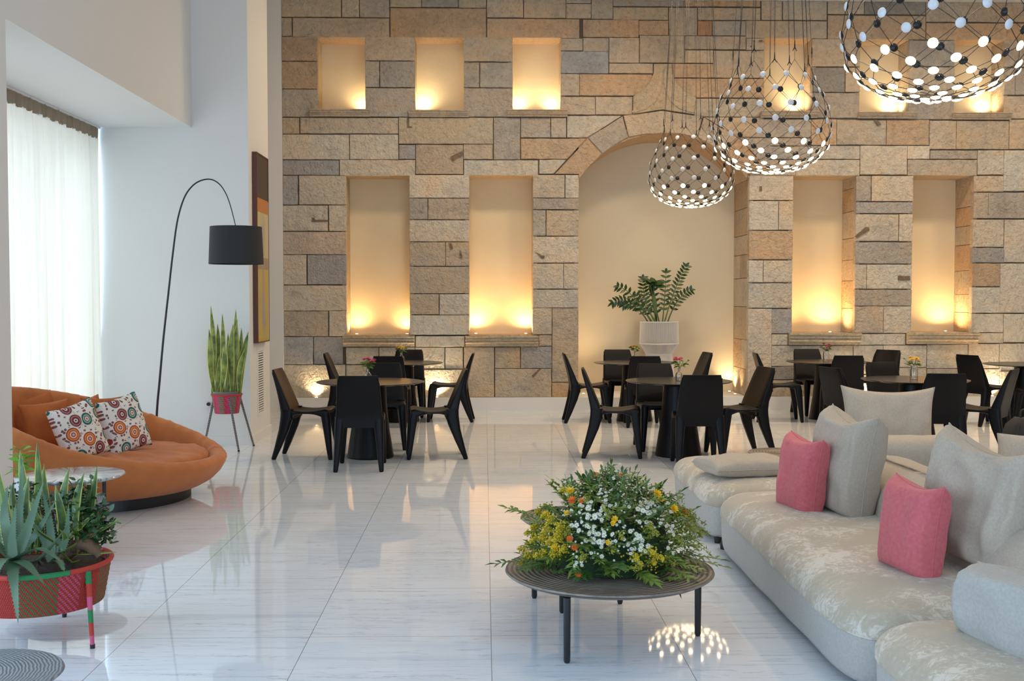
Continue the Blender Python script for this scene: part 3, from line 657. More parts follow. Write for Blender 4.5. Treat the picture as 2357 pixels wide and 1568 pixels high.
place_table('D', 1461, 834, 'round dark dining table with yellow flowers beside the white string pot')
place_table('E', 1905, 832, 'round dark dining table with small pink flowers, by the wall under the tall niche')
place_table('F', 2106, 873, 'round dark dining table with yellow flowers and a sprig, just behind the pale sofa')
place_table('G', 2366, 838, 'round dark dining table cut by the picture edge, no flowers visible')
def around(key, dx, dy, rz, label, name='chairs around the round dining tables'):
    p = TPOS[key]; return chair(Vector((p.x+dx, p.y+dy, 0)), 0, rz, label, name)
L_, R_, F_, B_c = -90, 90, 0, 180       # facing +x, -x, +y (back to camera), -y
around('A', -.62, .02, L_-4, 'black chair on the white-wall side of the table nearest the orange sofa')
around('A', .64, .0, R_+5, 'black chair opposite the white-wall one, in profile, at the table nearest the orange sofa')
around('A', -.02, -.68, F_+2, 'black chair with its back to us at the table nearest the orange sofa')
around('A', .08, .72, B_c+6, 'black chair facing us behind the pink rosebuds nearest the orange sofa')
around('B', -.66, -.02, L_, 'black chair on the white-wall side of the rear table under the first tall niches')
around('B', .62, .02, R_-2, 'black chair in profile before the plinth glow, at the rear table under the niches')
around('B', -.09, -.50, F_-3, 'black chair with its back to us at the rear table under the first niches')
around('B', .04, .62, B_c, 'black chair against the stone wall behind the yellow flowers under the first niches')
around('C', -.66, -.02, L_-6, 'black chair on the open-floor side of the front table before the arch')
around('C', .63, .10, R_+14, 'black chair pulled out and angled beside the velvet sofa, at the front arch table')
around('C', .06, -.68, F_-3, 'black chair with its back to us at the front table before the arch')
around('C', -.12, .52, B_c, 'black chair facing us, tucked in behind the pink flowers before the arch')
around('D', -.62, -.10, L_, 'black chair on the open-floor side of the rear table before the arch')
around('D', .66, .05, R_+8, 'black chair mostly hidden behind the pink-flower table, below the string pot')
around('D', .03, -.55, F_-3, 'black chair with its back to us at the rear table before the arch')
around('D', -.10, .60, B_c+4, 'black chair facing us behind the yellow flowers, beside the string pot')
around('E', -.70, -.22, L_-5, 'black chair on the arch side of the rear table beyond the pale sofa')
around('E', .0, .58, B_c+4, 'black chair facing us behind the small pink flowers beyond the pale sofa')
around('E', .0, -.60, F_-4, 'black chair with its back to us at the rear table beyond the pale sofa')
around('E', .78, .38, R_+40, 'black chair by the stone wall between two tables, only its back showing')
around('F', -.60, .08, L_+20, 'black chair with a shining back edge, arch side of the table behind the sofa')
around('F', .04, .62, B_c+12, 'black chair facing us across the table just behind the pale sofa')
around('F', -.05, -.66, F_-6, 'black chair with its broad back to us right behind the wide grey cushion')
around('F', .62, -.16, R_-38, 'black chair showing its brown-lit inner back, on the backpack side of the sofa')
around('G', -.55, -.02, L_+22, 'black chair on the arch side of the table cut by the picture edge')
around('G', -.12, -.66, F_+20, 'black chair turned away at the table cut by the picture edge')
around('G', .62, -1.2, F_+12, 'black chair cut by the picture edge above the backpack')

# ---------------------------------------------------------------- flowers helpers
def leaf(m, p, d, L, w, n=None, fold=.15, droop=.3, mi=0, seg=3):
    """pointed leaf as a folded strip"""
    p = Vector(p); d = Vector(d).normalized()
    n = Vector(n).normalized() if n is not None else Vector((rnd.uniform(-1, 1), rnd.uniform(-1, 1), 1)).normalized()
    s = d.cross(n); s = s.normalized() if s.length > 1e-4 else d.orthogonal().normalized(); u = s.cross(d)
    vs = []; fs = []
    for i in range(seg+1):
        q = i/seg; ww = w*math.sin(PI*min(.97, max(.06, q))**.8)/1.0*.5; c = p+d*L*q-u*0-Vector((0, 0, 1))*droop*L*q*q
        vs += [c-s*ww+u*fold*ww, c, c+s*ww+u*fold*ww]
    for i in range(seg):
        b = 3*i; fs += [(b, b+1, b+4, b+3), (b+1, b+2, b+5, b+4)]
    m.add(vs, fs, mi)
def blossom(m, c, r, petals=8, up=(0, 0, 1), mi=0, mc=1, cup=.3, layers=1, wide=1.0):
    c = Vector(c); up = Vector(up).normalized(); a = up.orthogonal().normalized(); b = up.cross(a)
    for l in range(layers):
        rr = r*(1-.28*l); cu = cup+.5*l
        for j in range(petals):
            t = 2*PI*(j+.5*l)/petals+rnd.uniform(-.1, .1); d = a*math.cos(t)+b*math.sin(t); s = up.cross(d)
            w = rr*2.4/petals*wide; k0 = c+up*.002*l
            m.add([k0, k0+d*rr*.6+s*w*.5+up*rr*cu*.4, k0+d*rr+up*rr*cu*(.8), k0+d*rr*.6-s*w*.5+up*rr*cu*.4], [(0, 1, 2, 3)], mi)
    if mc is not None:
        rc = r*.28; k0 = c+up*rc*.25
        ring = [k0+(a*math.cos(2*PI*j/6)+b*math.sin(2*PI*j/6))*rc for j in range(6)]
        m.add(ring+[k0+up*rc*.8], [(j, (j+1) % 6, 6) for j in range(6)], mc)
def vase(key, kind, label, dx=-.02, dy=-.02, sprig=False, jar=False, s=1.0):
    p = TPOS[key]; t = thing('bud_vase', label, 'vase', (p.x+dx, p.y+dy, TH+.001), rnd.uniform(0, 6), 'flower vases on the dining tables')
    m = MB()
    if jar: pr = [(.036, 0), (.04, .004), (.04, .10), (.034, .115), (.034, .135)]
    else: pr = [(.030, 0), (.036, .004), (.039, .045), (.034, .07), (.015, .092), (.0125, .10), (.0125, .125), (.017, .13)]
    inner = [(r-.003, z+.004 if i == 0 else z) for i, (r, z) in enumerate(pr)][::-1]
    m.lathe(pr+inner+[(.001, .005)], n=24, caps=False); m.add([(0, 0, .0)]+[(pr[0][0]*math.cos(2*PI*j/24), pr[0][0]*math.sin(2*PI*j/24), 0) for j in range(24)], [(0, (j+1) % 24+1, j+1) for j in range(24)])
    m.build('bottle', GLASS, t)
    st = MB(); fo = MB(); hd = []
    top = .13
    n = 5 if kind == 'pink' else 4
    for i in range(n+2):
        a = 2*PI*i/(n+2)+.4; sp = rnd.uniform(.03, .062)*s; h = rnd.uniform(.175, .225)
        e = Vector((sp*math.cos(a), sp*math.sin(a), h)); st.tube([(0, 0, .01), (0, 0, top), tuple(e)], .0016, 5)
        if i < n: hd.append(e)
        for q in range(4):
            b = Vector((0, 0, top)).lerp(e, rnd.uniform(.2, .9)); leaf(fo, b, (math.cos(a+rnd.uniform(-1, 1)), math.sin(a+rnd.uniform(-1, 1)), rnd.uniform(-.1, .5)), rnd.uniform(.045, .07), .022)
    if sprig:
        for q in range(2):
            e = Vector((.09+.02*q, .02-.05*q, .16+.05*q)); st.tube([(0, 0, .05), (0.01, 0, top), tuple(e)], .0014, 5)
            for j in range(7):
                b = Vector((0.01, 0, top)).lerp(e, .3+.1*j); leaf(fo, b, (.5, .8*(-1)**j, .6), .035, .014)
    else:
        for j in range(8): leaf(fo, (-.01, 0, .15+.004*j), (-1, rnd.uniform(-.5, .5), rnd.uniform(-.1, .4)), .05, .006)
    st.build('stems', ZSTEM, t)['kind'] = 'stuff'; fo.build('foliage', LEAFA, t, fix=False)['kind'] = 'stuff'
    for e in hd:
        m = MB(); blossom(m, e, .030 if kind == 'pink' else .036, 7, (e.x*4, e.y*4, .6), 0, None, .9 if kind == 'pink' else .35, 3, 1.5); m.build('flower', PPINK if kind == 'pink' else YEL, t, fix=False)
vase('A', 'pink', 'clear bottle of pink rosebuds on the table nearest the orange sofa')
vase('B', 'yellow', 'clear bottle of yellow flowers under the tall lit niches', dx=0, dy=0)
vase('C', 'pink', 'clear bottle of pink flowers on the table before the arch', dx=.0, sprig=True)
vase('D', 'yellow', 'clear bottle of yellow flowers in front of the white string pot', dx=0)
vase('E', 'pink', 'slim glass of small pink flowers on the table by the wall', dx=-.03, s=.8, jar=True)
vase('F', 'yellow', 'clear jar of yellow flowers with a leafy sprig behind the sofa cushion', dx=-.02, sprig=True, jar=True)

# ---------------------------------------------------------------- net pendants
PROF = [(.365, 3.80), (.40, 3.66), (.475, 3.525), (.53, 3.376), (.555, 3.235), (.55, 3.127), (.52, 3.03), (.465, 2.955), (.40, 2.90), (.325, 2.858), (.245, 2.83), (.16, 2.812), (.07, 2.803)]
NP = 12
def disc_mesh(name, front):
    m = MB(); m.lathe([(.001, -.014), (.012, -.0125), (.022, -.008), (.0285, -.002), (.029, .001)], n=20, m=0, caps=False)
    m.lathe([(.029, .001), (.0275, .003), (.022, .008), (.012, .012), (.001, .0135)], n=20, m=1, caps=False)
    return m.build(name, [DISC_BLK, front], fix=False)
D_LIT = disc_mesh('led_disc', DISC_LIT); D_OFF = disc_mesh('led_disc', DISC_OFF)
def pendant_proto():
    t = thing('pendant_lamp', 'x', 'lamp')
    Z = Vector((0, 0, 1)); nod = {}
    for i, (r, z) in enumerate(PROF):
        for j in range(NP):
            a = 2*PI*(j+(.5 if i % 2 else 0))/NP; nod[i, j] = Vector((r*math.cos(a), r*math.sin(a), z))
    net = MB()
    for i in range(len(PROF)-1):
        for j in range(NP):
            a = nod[i, j]; js = (j, (j-1) % NP) if i % 2 == 0 else (j, (j+1) % NP)
            for q in js: net.tube([a, nod[i+1, q]], .0022, 5)
    net.build('wire_net', BLACKM, t)['kind'] = 'stuff'
    cab = MB()
    for j in range(NP):
        a = nod[0, j]; d = Vector((a.x, a.y, 0)).normalized(); s = Vector((-d.y, d.x, 0)); top = d*.25+Z*(ZC-.03)
        lift = Z*(.11 if j % 2 else 0); f = a+lift
        for w in (-1, 1): cab.tube([f, top+s*.018*w], .0018, 5)
        if j % 2: cab.tube([f, a], .0018, 5)
        c = MB(); c.tube([f+Z*.06, f], [.004, .007], 6); c.tube([f, f-Z*.035+s*.022], [.006, .003], 6); c.tube([f, f-Z*.035-s*.022], [.006, .003], 6); c.build('clip', BLACKM, t)
    cab.build('suspension_cables', BLACKM, t)['kind'] = 'stuff'
    m = MB(); m.lathe([(.001, ZC-.001), (.30, ZC-.001), (.30, ZC-.03), (.28, ZC-.035), (.001, ZC-.035)], n=40); m.build('canopy', BLACKM, t)
    rest = MB(); cnt = 0
    for i in range(1, len(PROF)):
        n = NP if i < 11 else 6
        for j in range(n):
            p = nod[i, j*(NP//n)]; r0, z0 = PROF[i-1]; r1, z1 = PROF[min(i+1, len(PROF)-1)]
            tg = Vector((r1-r0, 0, z1-z0)); nr = Vector((-tg.z, 0, tg.x)); nr = nr.normalized()
            ph = math.atan2(p.y, p.x); N3 = Matrix.Rotation(ph, 3, 'Z') @ nr
            if N3.dot(Vector((p.x, p.y, p.z-3.3))) < 0: N3 = -N3
            if i < 6: N3 = (N3*1.0+Vector((0, 0, -.15))).normalized()
            q = N3.to_track_quat('Z', 'Y')
            src = D_LIT if i >= 6 else D_OFF
            if cnt < 100 and not (i <= 1 and False):
                o = bpy.data.objects.new('led_disc', src.data); COL.objects.link(o); o.parent = t; o.location = p; o.rotation_mode = 'QUATERNION'; o.rotation_quaternion = q; cnt += 1
            else:
                b = Matrix.Translation(p) @ q.to_matrix().to_4x4()
                for mi_, pr in ((0, [(.001, -.014), (.022, -.008), (.029, .001)]), (1, [(.029, .001), (.022, .008), (.001, .0135)])):
                    k_ = 12; vs = [b @ Vector((r*math.cos(2*PI*w/k_), r*math.sin(2*PI*w/k_), z)) for r, z in pr for w in range(k_)]
                    rest.add(vs, [(a*k_+w, a*k_+(w+1) % k_, (a+1)*k_+(w+1) % k_, (a+1)*k_+w) for a in range(2) for w in range(k_)], mi_)
    o = rest.build('lowest_led_discs', [DISC_BLK, DISC_LIT], t, fix=False); o['kind'] = 'stuff'
    return t
PD = pendant_proto()
for o in (D_LIT, D_OFF): bpy.data.objects.remove(o)
XPD = 2.72
for i, (px, d, lab, rz) in enumerate(((2153, 6.7, 'largest and nearest net pendant lamp of black and white discs, cut by the top edge', .1), (1776, 10.6, 'middle net pendant lamp of discs, hanging before an upper niche', .33), (1591, 14.6, 'smallest net pendant lamp of discs, hanging before the arch', .15))):
    o = PD if i == 0 else copy_tree(PD)
    p = onY(px, 300, d); o.location = (p.x, d, 0); o.rotation_euler = (0, 0, rz); tag(o, lab, 'lamp', 'net pendant lamps')

# ---------------------------------------------------------------- string pot with plant in the arch
pp = onZ(1517, 903, ZP); pp.y = YW+.42
pp.x = onY(1517, 780, pp.y).x
def zat(py, y=None): return onY(1517, py, y or pp.y).z
sc = pp.y/F
t = thing('string_planter', 'tall hourglass planter wound in white cord, with dark green plant, in the arch', 'planter', (pp.x, pp.y, ZP))
z_ = lambda py: zat(py)-ZP
rt, rm, rn = 43.5*sc, 45*sc, 30*sc
prof = [(rm*.9, 0), (rn, z_(815)), (rm, z_(791)), (rt, z_(741))]
m = MB()
NS = 120
def ringp(r, z, n, off=0): return [(r*math.cos(2*PI*(j+off)/n), r*math.sin(2*PI*(j+off)/n), z) for j in range(n)]
for i in range(3):
    a = ringp(*prof[i], NS); b = ringp(*prof[i+1], NS)
    for j in range(NS): m.tube([a[j], b[j]], .0036, 4)
m.build('cord_winding', STRING, t)['kind'] = 'stuff'
for r, z in prof:
    m = MB(); pts = ringp(r, z, 36); m.tube(pts+[pts[0], pts[1]], .008, 6); m.build('hoop', STRING, t)
m = MB(); m.lathe([(rt*.86, z_(785)), (rt*.93, z_(743)), (rt*.88, z_(743)), (rt*.8, z_(750)), (.001, z_(750))], n=32); m.build('inner_pot', mat('shaded_liner', (.5, .48, .45), .7), t)
tz = z_(745)
def frond(base, tip, mid, n, L, w, mt=ZZ, nm='frond', par=t):
    s = MB(); pts = [base.lerp(mid, q)*(1-q)+mid.lerp(tip, q)*q for q in [i/10 for i in range(11)]]
    s.tube(pts, [.011*(1-.75*i/10) for i in range(11)], 6, 1)
    for i in range(n):
        q = .28+.7*i/(n-1); j = min(9, int(q*10)); p = pts[j].lerp(pts[j+1], q*10-j); d = (pts[j+1]-pts[j]).normalized(); side = d.cross(Vector((0, 1, .2))).normalized()
        for sg in (-1, 1): leaf(s, p, d*.55+side*sg*.9+Vector((0, rnd.uniform(-.3, .3), 0)), L*(1-.35*abs(q-.6)), w, (0, -1, .5), .2, .1, 0, 4)
    leaf(s, pts[-1], d, L*.8, w, (0, -1, .5), mi=0)
    return s.build(nm, [mt, ZSTEM], par, fix=False)
for bx, px, py, mx_, my_, n in ((-22, 1410, 697, 1450, 672, 9), (-16, 1422, 660, 1455, 665, 7), (-10, 1480, 640, 1478, 690, 10), (-14, 1436, 702, 1470, 690, 7), (6, 1533, 626, 1531, 690, 9), (10, 1580, 612, 1551, 660, 12), (20, 1590, 668, 1556, 680, 8), (2, 1502, 655, 1506, 700, 6), (-4, 1466, 680, 1480, 700, 6)):
    b = Vector((bx*sc, rnd.uniform(-.08, .08), tz)); q = onY(px, py, pp.y+rnd.uniform(-.12, .1)); q = Vector((q.x-pp.x, q.y-pp.y, q.z-ZP)); w_ = onY(mx_, my_, pp.y); w_ = Vector((w_.x-pp.x, w_.y-pp.y, w_.z-ZP))
    frond(b, q, w_, n, .105, .042)
m = MB()
for i in range(10): leaf(m, (-18*sc+rnd.uniform(-.05, .05), rnd.uniform(-.05, .02), tz+.60+rnd.uniform(-.06, .06)), (rnd.uniform(-1, 1), rnd.uniform(-.6, .2), rnd.uniform(-.2, .3)), .16, .10, (0, -.8, .6), .1, .2, 0, 4)
for i in range(3): m.tube([(-6*sc, 0, tz), (-14*sc+.02*i, 0, tz+.3), (-18*sc, 0, tz+.58)], .014, 6, 1)
m.build('broad_leaves', [ZZ, ZSTEM], t, fix=False)['kind'] = 'stuff'
# ---------------------------------------------------------------- cushions
def pillow(name, w, h, th, mt, loc, rot, label, cat='cushion', group=None, pinch=.09, puff=.42, seam=None, wr=.012, seed=1, box=0, sag=0):
    """local x = width, z = height (origin at the bottom edge), y = thickness"""
    N = 26; m = MB(); sd = Vector((seed*3.1, seed*1.7, 0))
    def pos(u, v, side):
        cu, cv = abs(u), abs(v)
        x = w/2*u*(1-pinch*(1-cv**2.2)*cu**2); z = h/2*v*(1-pinch*(1-cu**2.2)*cv**2)
        e = max(0, (1-cu**2.4)*(1-cv**2.4)); y = th/2*(e**puff)
        if box: y = y*(1-box)+box*th/2*min(1, e*14)**.5*(1-.35*(cu*cv)**3)
        n_ = noise.noise(Vector((x*9, z*9, side*2))+sd)*.6+noise.noise(Vector((x*22, z*5, side*5))+sd)*.4
        y += wr*n_*min(1, e*4)*1.6
        if sag and v > 0: z -= sag*(1-cu**2)*v*v*.9
        return (x, side*y, z+h/2)
    t_ = [-1+2*i/N for i in range(N+1)]
    t_ = [math.copysign(1-(1-abs(q))**1.35, q) for q in t_]
    vs = []; idx = {}
    for side in (1, -1):
        for i, u in enumerate(t_):
            for j, v in enumerate(t_):
                if side == -1 and (i in (0, N) or j in (0, N)): idx[side, i, j] = idx[1, i, j]; continue
                idx[side, i, j] = len(vs); p = pos(u, v, side)
                if i in (0, N) or j in (0, N): p = (p[0], 0, p[2])
                vs.append(p)
        
    fs = []
    for side in (1, -1):
        for i in range(N):
            for j in range(N):
                f = [idx[side, i, j], idx[side, i+1, j], idx[side, i+1, j+1], idx[side, i, j+1]]
                fs.append(f if side == -1 else f[::-1])
    m.add(vs, fs)
    o = m.build(name, mt, None, angle=0, fix=False); o.location = loc; o.rotation_mode = 'XYZ'
    o.rotation_euler = rot if not isinstance(rot, Matrix) else rot.to_euler()
    tag(o, label, cat, group)
    s = MB(); pts = []
    for i in range(N+1): pts.append(vs[idx[1, i, N]])
    for j in range(N-1, -1, -1): pts.append(vs[idx[1, N, j]])
    for i in range(N-1, -1, -1): pts.append(vs[idx[1, i, 0]])
    for j in range(1, N+1): pts.append(vs[idx[1, 0, j]])
    s.tube(pts, .0032, 5); s.build('piping', mt, o, angle=0)
    return o
def stand(yaw_deg, lean_deg, roll=0):
    """upright cushion: front face (-y local) turned by yaw about z, leaning back"""
    return Matrix.Rotation(R(yaw_deg), 3, 'Z') @ Matrix.Rotation(R(-lean_deg), 3, 'X') @ Matrix.Rotation(R(roll), 3, 'Y')

# ---------------------------------------------------------------- curtains in the bay
def curtain(y0, y1, label, seed, flare=0):
    rr = random.Random(seed); L = y1-y0; n = int(L/.012); xb = -4.14
    t = thing('curtain', label, 'curtain', (xb, y0, 0))
    ph = []; a = 0; 
    for i in range(n+1): ph.append(a); a += .012/(rr.uniform(.024, .040)*(1+.5*noise.noise(Vector((i*.02, 7, seed)))))
    amp = [.044+.036*noise.noise(Vector((i*.03, seed, 0))) for i in range(n+1)]
    m = MB(); rows = []; zt = ZS-.13
    for z in [zt, zt-.15, zt-.5, zt-1.2, zt-2.0, zt-2.7, .02]:
        q = (zt-z)/zt; row = []
        for i in range(n+1):
            s = i/n; A = amp[i]*(.35+.9*q**.6)
            x = A*math.sin(ph[i])+.012*math.sin(ph[i]*2.7+1)+.03*q*noise.noise(Vector((s*9, q*2, seed)))
            y = s*L+.018*math.sin(ph[i]*.5+q*3)+.035*q*noise.noise(Vector((s*14, q*2.5, seed+5)))+(flare*q*q*s**12)
            row.append((x, y, z))
        rows.append(row)
    m.loft(rows, closed=False, caps=False); m.build('drape', CURT, t, angle=0, fix=False)
    m = MB(); rows = []; n2 = int(L/.02)
    for z, k_ in ((ZS-.004, .7), (ZS-.03, 1), (ZS-.07, .8), (ZS-.11, 1.05), (zt-.01, .9)):
        rows.append([(.018*k_*math.sin(i*1.9+z*20*(i % 3)*.1)+.008*math.sin(i*.73), i*L/n2, z) for i in range(n2+1)])
    m.loft(rows, closed=False, caps=False); m.build('gathered_heading', HEADER, t, angle=0, fix=False)
    m = MB(); m.box(-.02, .02, 0, L, ZS-.02, ZS-.001); m.build('track', WHITEP, t, smooth=False)
    return t
curtain(7.3, 12.125, 'pale sheer floor-length curtain glowing with daylight behind the orange sofa', 3, .10)

# ---------------------------------------------------------------- orange round sofa
SX, SY = -3.07, 8.95
SH = [(0, .335), (30, .365), (60, .465), (80, .56), (105, .69), (118, .76), (150, .865), (175, .885), (200, .85), (220, .79), (250, .66), (262, .575), (292, .43), (325, .35), (360, .335)]
def sh(a):
    a %= 360
    for (a0, h0), (a1, h1) in zip(SH, SH[1:]):
        if a <= a1:
            q = (a-a0)/(a1-a0); return h0+(h1-h0)*q
shs = [sum(sh(a+d) for d in range(-12, 13, 3))/9 for a in range(0, 360)]
t = thing('round_sofa', 'low round rust orange velvet sofa with a rising curved back, by the curtain', 'sofa', (SX, SY, 0))
m = MB(); rows = []; NA = 288
for a_ in range(NA):
    a = 360*a_/NA; h = shs[int(a) % 360]; c, s = math.cos(R(a)), math.sin(R(a)); k_ = (h-.33)/.55
    Ro = .955+.03*k_; top = h
    pr = [(.70, .085), (.78, .10), (.87, .15), (.93, .21), (.965, .27), (.975, .30+.03*k_)]
    if h > .34:
        for q in (.25, .5, .75, .92): pr.append((.975+(.0+.03*k_)*q, .30+.03*k_+(top-.03-.30-.03*k_)*q))
    pr += [(Ro+.005, top-.018), (Ro-.02, top), (Ro-.06, top+.004), (Ro-.10, top-.015)]
    pin = .80; 
    for q in (.2, .5, .8): pr.append((Ro-.115+(pin-Ro+.115)*q, (top-.03)+(.24-top+.03)*q))
    pr.append((.62, .24))
    wv = .004*math.sin(a*.9)+.006*noise.noise(Vector((c*6, s*6, 1)))
    pl = (abs(math.sin(R(a)*19+.6*math.sin(a*.3)))**3)*.016*max(0, min(1, (a-12)/12))*max(0, min(1, (112-a)/20)) if 12 < a < 112 else 0
    rows.append([((r+wv*(i > 5))*c, (r+wv*(i > 5))*s, z+(pl if i >= len(pr)-6 and i < len(pr)-1 else 0)) for i, (r, z) in enumerate(pr)])
mx_ = max(len(r) for r in rows)
rows = [r for r in rows]
# pad rings so every spoke has the same number of points
def resamp(r, n):
    d = [0]
    for a, b in zip(r, r[1:]): d.append(d[-1]+(Vector(b)-Vector(a)).length)
    out = []
    for i in range(n):
        x = d[-1]*i/(n-1); j = 0
        while j < len(d)-2 and d[j+1] < x: j += 1
        q = (x-d[j])/max(1e-9, d[j+1]-d[j]); out.append(tuple(Vector(r[j]).lerp(Vector(r[j+1]), min(1, q))))
    return out
rows = [resamp(r, 34) for r in rows]; vs = [p for r in rows for p in r]; fs = []
for i in range(NA):
    for j in range(33): fs.append((i*34+j, ((i+1) % NA)*34+j, ((i+1) % NA)*34+j+1, i*34+j+1))
m.add(vs, fs); m.build('shell', ORANGE, t, angle=0)
m = MB(); m.lathe([(.001, .0), (.69, 0), (.69, .09), (.001, .09)], n=64); m.build('plinth', BLACKM, t, angle=30)
# crumpled seat pad
m = MB(); rings = []; NA = 96
for k_, z in [(1.0, .25), (1.015, .29), (1.01, .325), (.985, .345), (.95, .353), (.88, .358), (.76, .362), (.6, .366), (.4, .37), (.2, .372), (.02, .373)]:
    ring = []
    for j in range(NA):
        a = 2*PI*j/NA; r = .815*k_; x, y = r*math.cos(a), r*math.sin(a)
        w = (abs(noise.noise(Vector((x*2.2+y*1.5, y*9-x*2, .3))))+.5*abs(noise.noise(Vector((x*5, y*20, 2)))))*.048*min(1, max(0, (z-.30)/.04))
        puck = .012*math.sin(j*2.1)*(k_ > .93)
        ring.append((x*(1+puck*.5), y*(1+puck*.5), z+w-.008))
    rings.append(ring)
m.loft(rings); m.build('seat_pad', ORANGE, t, angle=0)
def cpx(px, py, z): p = onZ(px, py, z); return p
SP = .372
OB = 'rust velvet cushions on the round sofa'
def sofap(px, py, z=SP): return tuple(onZ(px, py, z))
pillow('cushion', .46, .44, .17, ORANGED, sofap(104, 1024), stand(52, 20, -10), 'rust velvet cushion furthest back against the sofa shell, near the column', group=OB, seed=2)
pillow('cushion', .42, .40, .16, ORANGED, sofap(122, 1034), stand(44, 16, -4), 'rust velvet cushion tucked behind the print cushion nearer the plants', group=OB, seed=3)
pillow('cushion', .44, .36, .15, ORANGED, sofap(206, 1012), stand(38, 20, -14), 'rust velvet cushion lying back between the two print cushions', group=OB, seed=4)
pillow('cushion', .42, .42, .15, ORANGED, sofap(252, 1028), stand(52, 14, 2), 'dark rust cushion directly behind the taller print cushion', group=OB, seed=5)
PB = 'medallion print cushions on the round sofa'
pillow('patterned_cushion', .41, .45, .15, PRINT, sofap(206, 1058), stand(56, 16, -12), 'white medallion print cushion nearer the foreground plants', group=PB, seed=6, box=.2)
pillow('patterned_cushion', .41, .46, .15, PRINT, sofap(306, 1040), stand(58, 14, -10), 'white medallion print cushion standing higher, nearer the arc lamp', group=PB, seed=7, box=.2)

# ---------------------------------------------------------------- arc lamp
LY = 10.45
sh0 = onY(543, 521, LY); sc_ = LY/F
base = onZ(357, 985, 0); base = Vector((onY(360, 950, LY).x-.01, LY, 0))
t = thing('arc_floor_lamp', 'thin black arc floor lamp with a wide black drum shade, behind the orange sofa', 'lamp', base)
pts = [(-.01, 0, .02)]+[tuple(onY(x, y, LY)-base) for x, y in ((361, 950), (367, 880), (376, 780), (387, 680), (397, 590), (408, 510), (423, 458), (441, 430), (462, 416), (485, 413), (505, 424), (520, 446), (531, 476), (542, 519))]
def smooth(P, n=6):
    P = [Vector(p) for p in P]; out = []
    for i in range(len(P)-1):
        a, b, c, d = P[max(0, i-1)], P[i], P[i+1], P[min(len(P)-1, i+2)]
        for j in range(n):
            u = j/n; out.append(.5*((2*b)+(c-a)*u+(2*a-5*b+4*c-d)*u*u+(3*b-3*c+d-a)*u**3))
    return out+[P[-1]]
sp_ = smooth(pts); m = MB(); k_ = len(sp_); m.tube(sp_, [.0125-.0085*(i/k_)**.8 for i in range(k_)], 10); m.build('rod', BLACKM, t)
m = MB(); m.lathe([(.001, .03), (.14, .028), (.16, .02), (.165, 0), (.001, 0)], n=40); m.build('base', BLACKM, t)
c0 = sh0-base; top = c0.z-.005; ht = 85*sc_; r0 = 58*sc_; r1 = 61.5*sc_
m = MB(); m.lathe([(r0-.004, top), (r0, top), (r1, top-ht), (r1-.004, top-ht), (r0-.004, top)], c=(c0.x, 0, 0), n=64, caps=False); m.build('lamp_shade', SHADE, t, angle=30)
m = MB(); m.lathe([(.001, top-.004), (r0-.004, top-.004), (r0-.004, top-.008), (.001, top-.008)], c=(c0.x, 0, 0), n=48); m.build('diffuser', WHITEP, t)
m = MB(); m.tube([(c0.x, 0, top+.01), (c0.x, 0, top-.10)], .008, 8); m.lathe([(.001, top-.10), (.03, top-.12), (.045, top-.17), (.03, top-.21), (.001, top-.22)], c=(c0.x, 0, 0), n=20); m.build('bulb', WHITEP, t)

# ---------------------------------------------------------------- painting, vent, outlet on pier
a = onX(590, 350, XP+.05); b = onX(620, 790, XP+.05)
pz0 = onX(590, 791, XP+.05).z; pz1 = onX(590, 349, XP+.05).z
t = thing('painting', 'tall narrow abstract painting in brown, orange and yellow on the side of the white pier', 'painting', (XP, (a.y+b.y)/2, (pz0+pz1)/2))
hw = (b.y-a.y)/2; hh = (pz1-pz0)/2
m = MB(); m.box(0.001, .055, -hw, -hw+.012, -hh, hh); m.box(0.001, .055, hw-.012, hw, -hh, hh); m.box(0.001, .055, -hw+.012, hw-.012, -hh, -hh+.012); m.box(0.001, .055, -hw+.012, hw-.012, hh-.012, hh)
m.build('frame', mat('walnut_frame', (.13, .045, .03), .5), t, smooth=False)
CAN = mat('abstract_canvas', (.5, .4, .15), .7); k = NT(CAN); tc = k.n('TexCoord'); s_ = k.n('SeparateXYZ'); k.l(tc.outputs['Object'], s_.inputs[0])
mr = k.n('MapRange'); k.l(s_.outputs[2], mr.inputs[0]); mr.inputs[1].default_value = -hh; mr.inputs[2].default_value = hh
bands = k.ramp(mr.outputs[0], [(0, (.50, .38, .10)), (.02, (.52, .40, .11)), (.39, (.36, .27, .17)), (.45, (.55, .48, .25)), (.69, (.50, .20, .05)), (.765, (.075, .05, .035))], True)
n1 = k.n('TexNoise', Scale=5, Detail=8, Roughness=.75); mp = k.n('Mapping'); mp.inputs['Scale'].default_value = (1, 2.4, .55); k.l(tc.outputs['Object'], mp.inputs[0]); k.l(mp.outputs[0], n1.inputs['Vector'])
ab = k.n('Math', operation='ABSOLUTE'); k.l(s_.outputs[1], ab.inputs[0]); sb = k.n('Math', operation='MULTIPLY_ADD'); k.l(ab.outputs[0], sb.inputs[0]); sb.inputs[1].default_value = -.9; k.l(n1.outputs['Fac'], sb.inputs[2])
r = k.ramp(sb.outputs[0], [(.40, (0, 0, 0)), (.46, (1, 1, 1))])
r2 = k.ramp(n1.outputs['Fac'], [(.44, (.20, .17, .22)), (.55, (.34, .36, .5)), (.62, (.3, .22, .15))])
lim = k.ramp(mr.outputs[0], [(0, (0, 0, 0)), (.1, (.75, .75, .75)), (.62, (.55, .55, .55)), (.74, (.0, .0, .0))])
fa = k.n('Math', operation='MULTIPLY'); k.l(r.outputs[0], fa.inputs[0]); k.l(lim.outputs[0], fa.inputs[1])
k.l(k.mix(fa.outputs[0], bands.outputs[0], r2.outputs[0]), k.b.inputs['Base Color'])
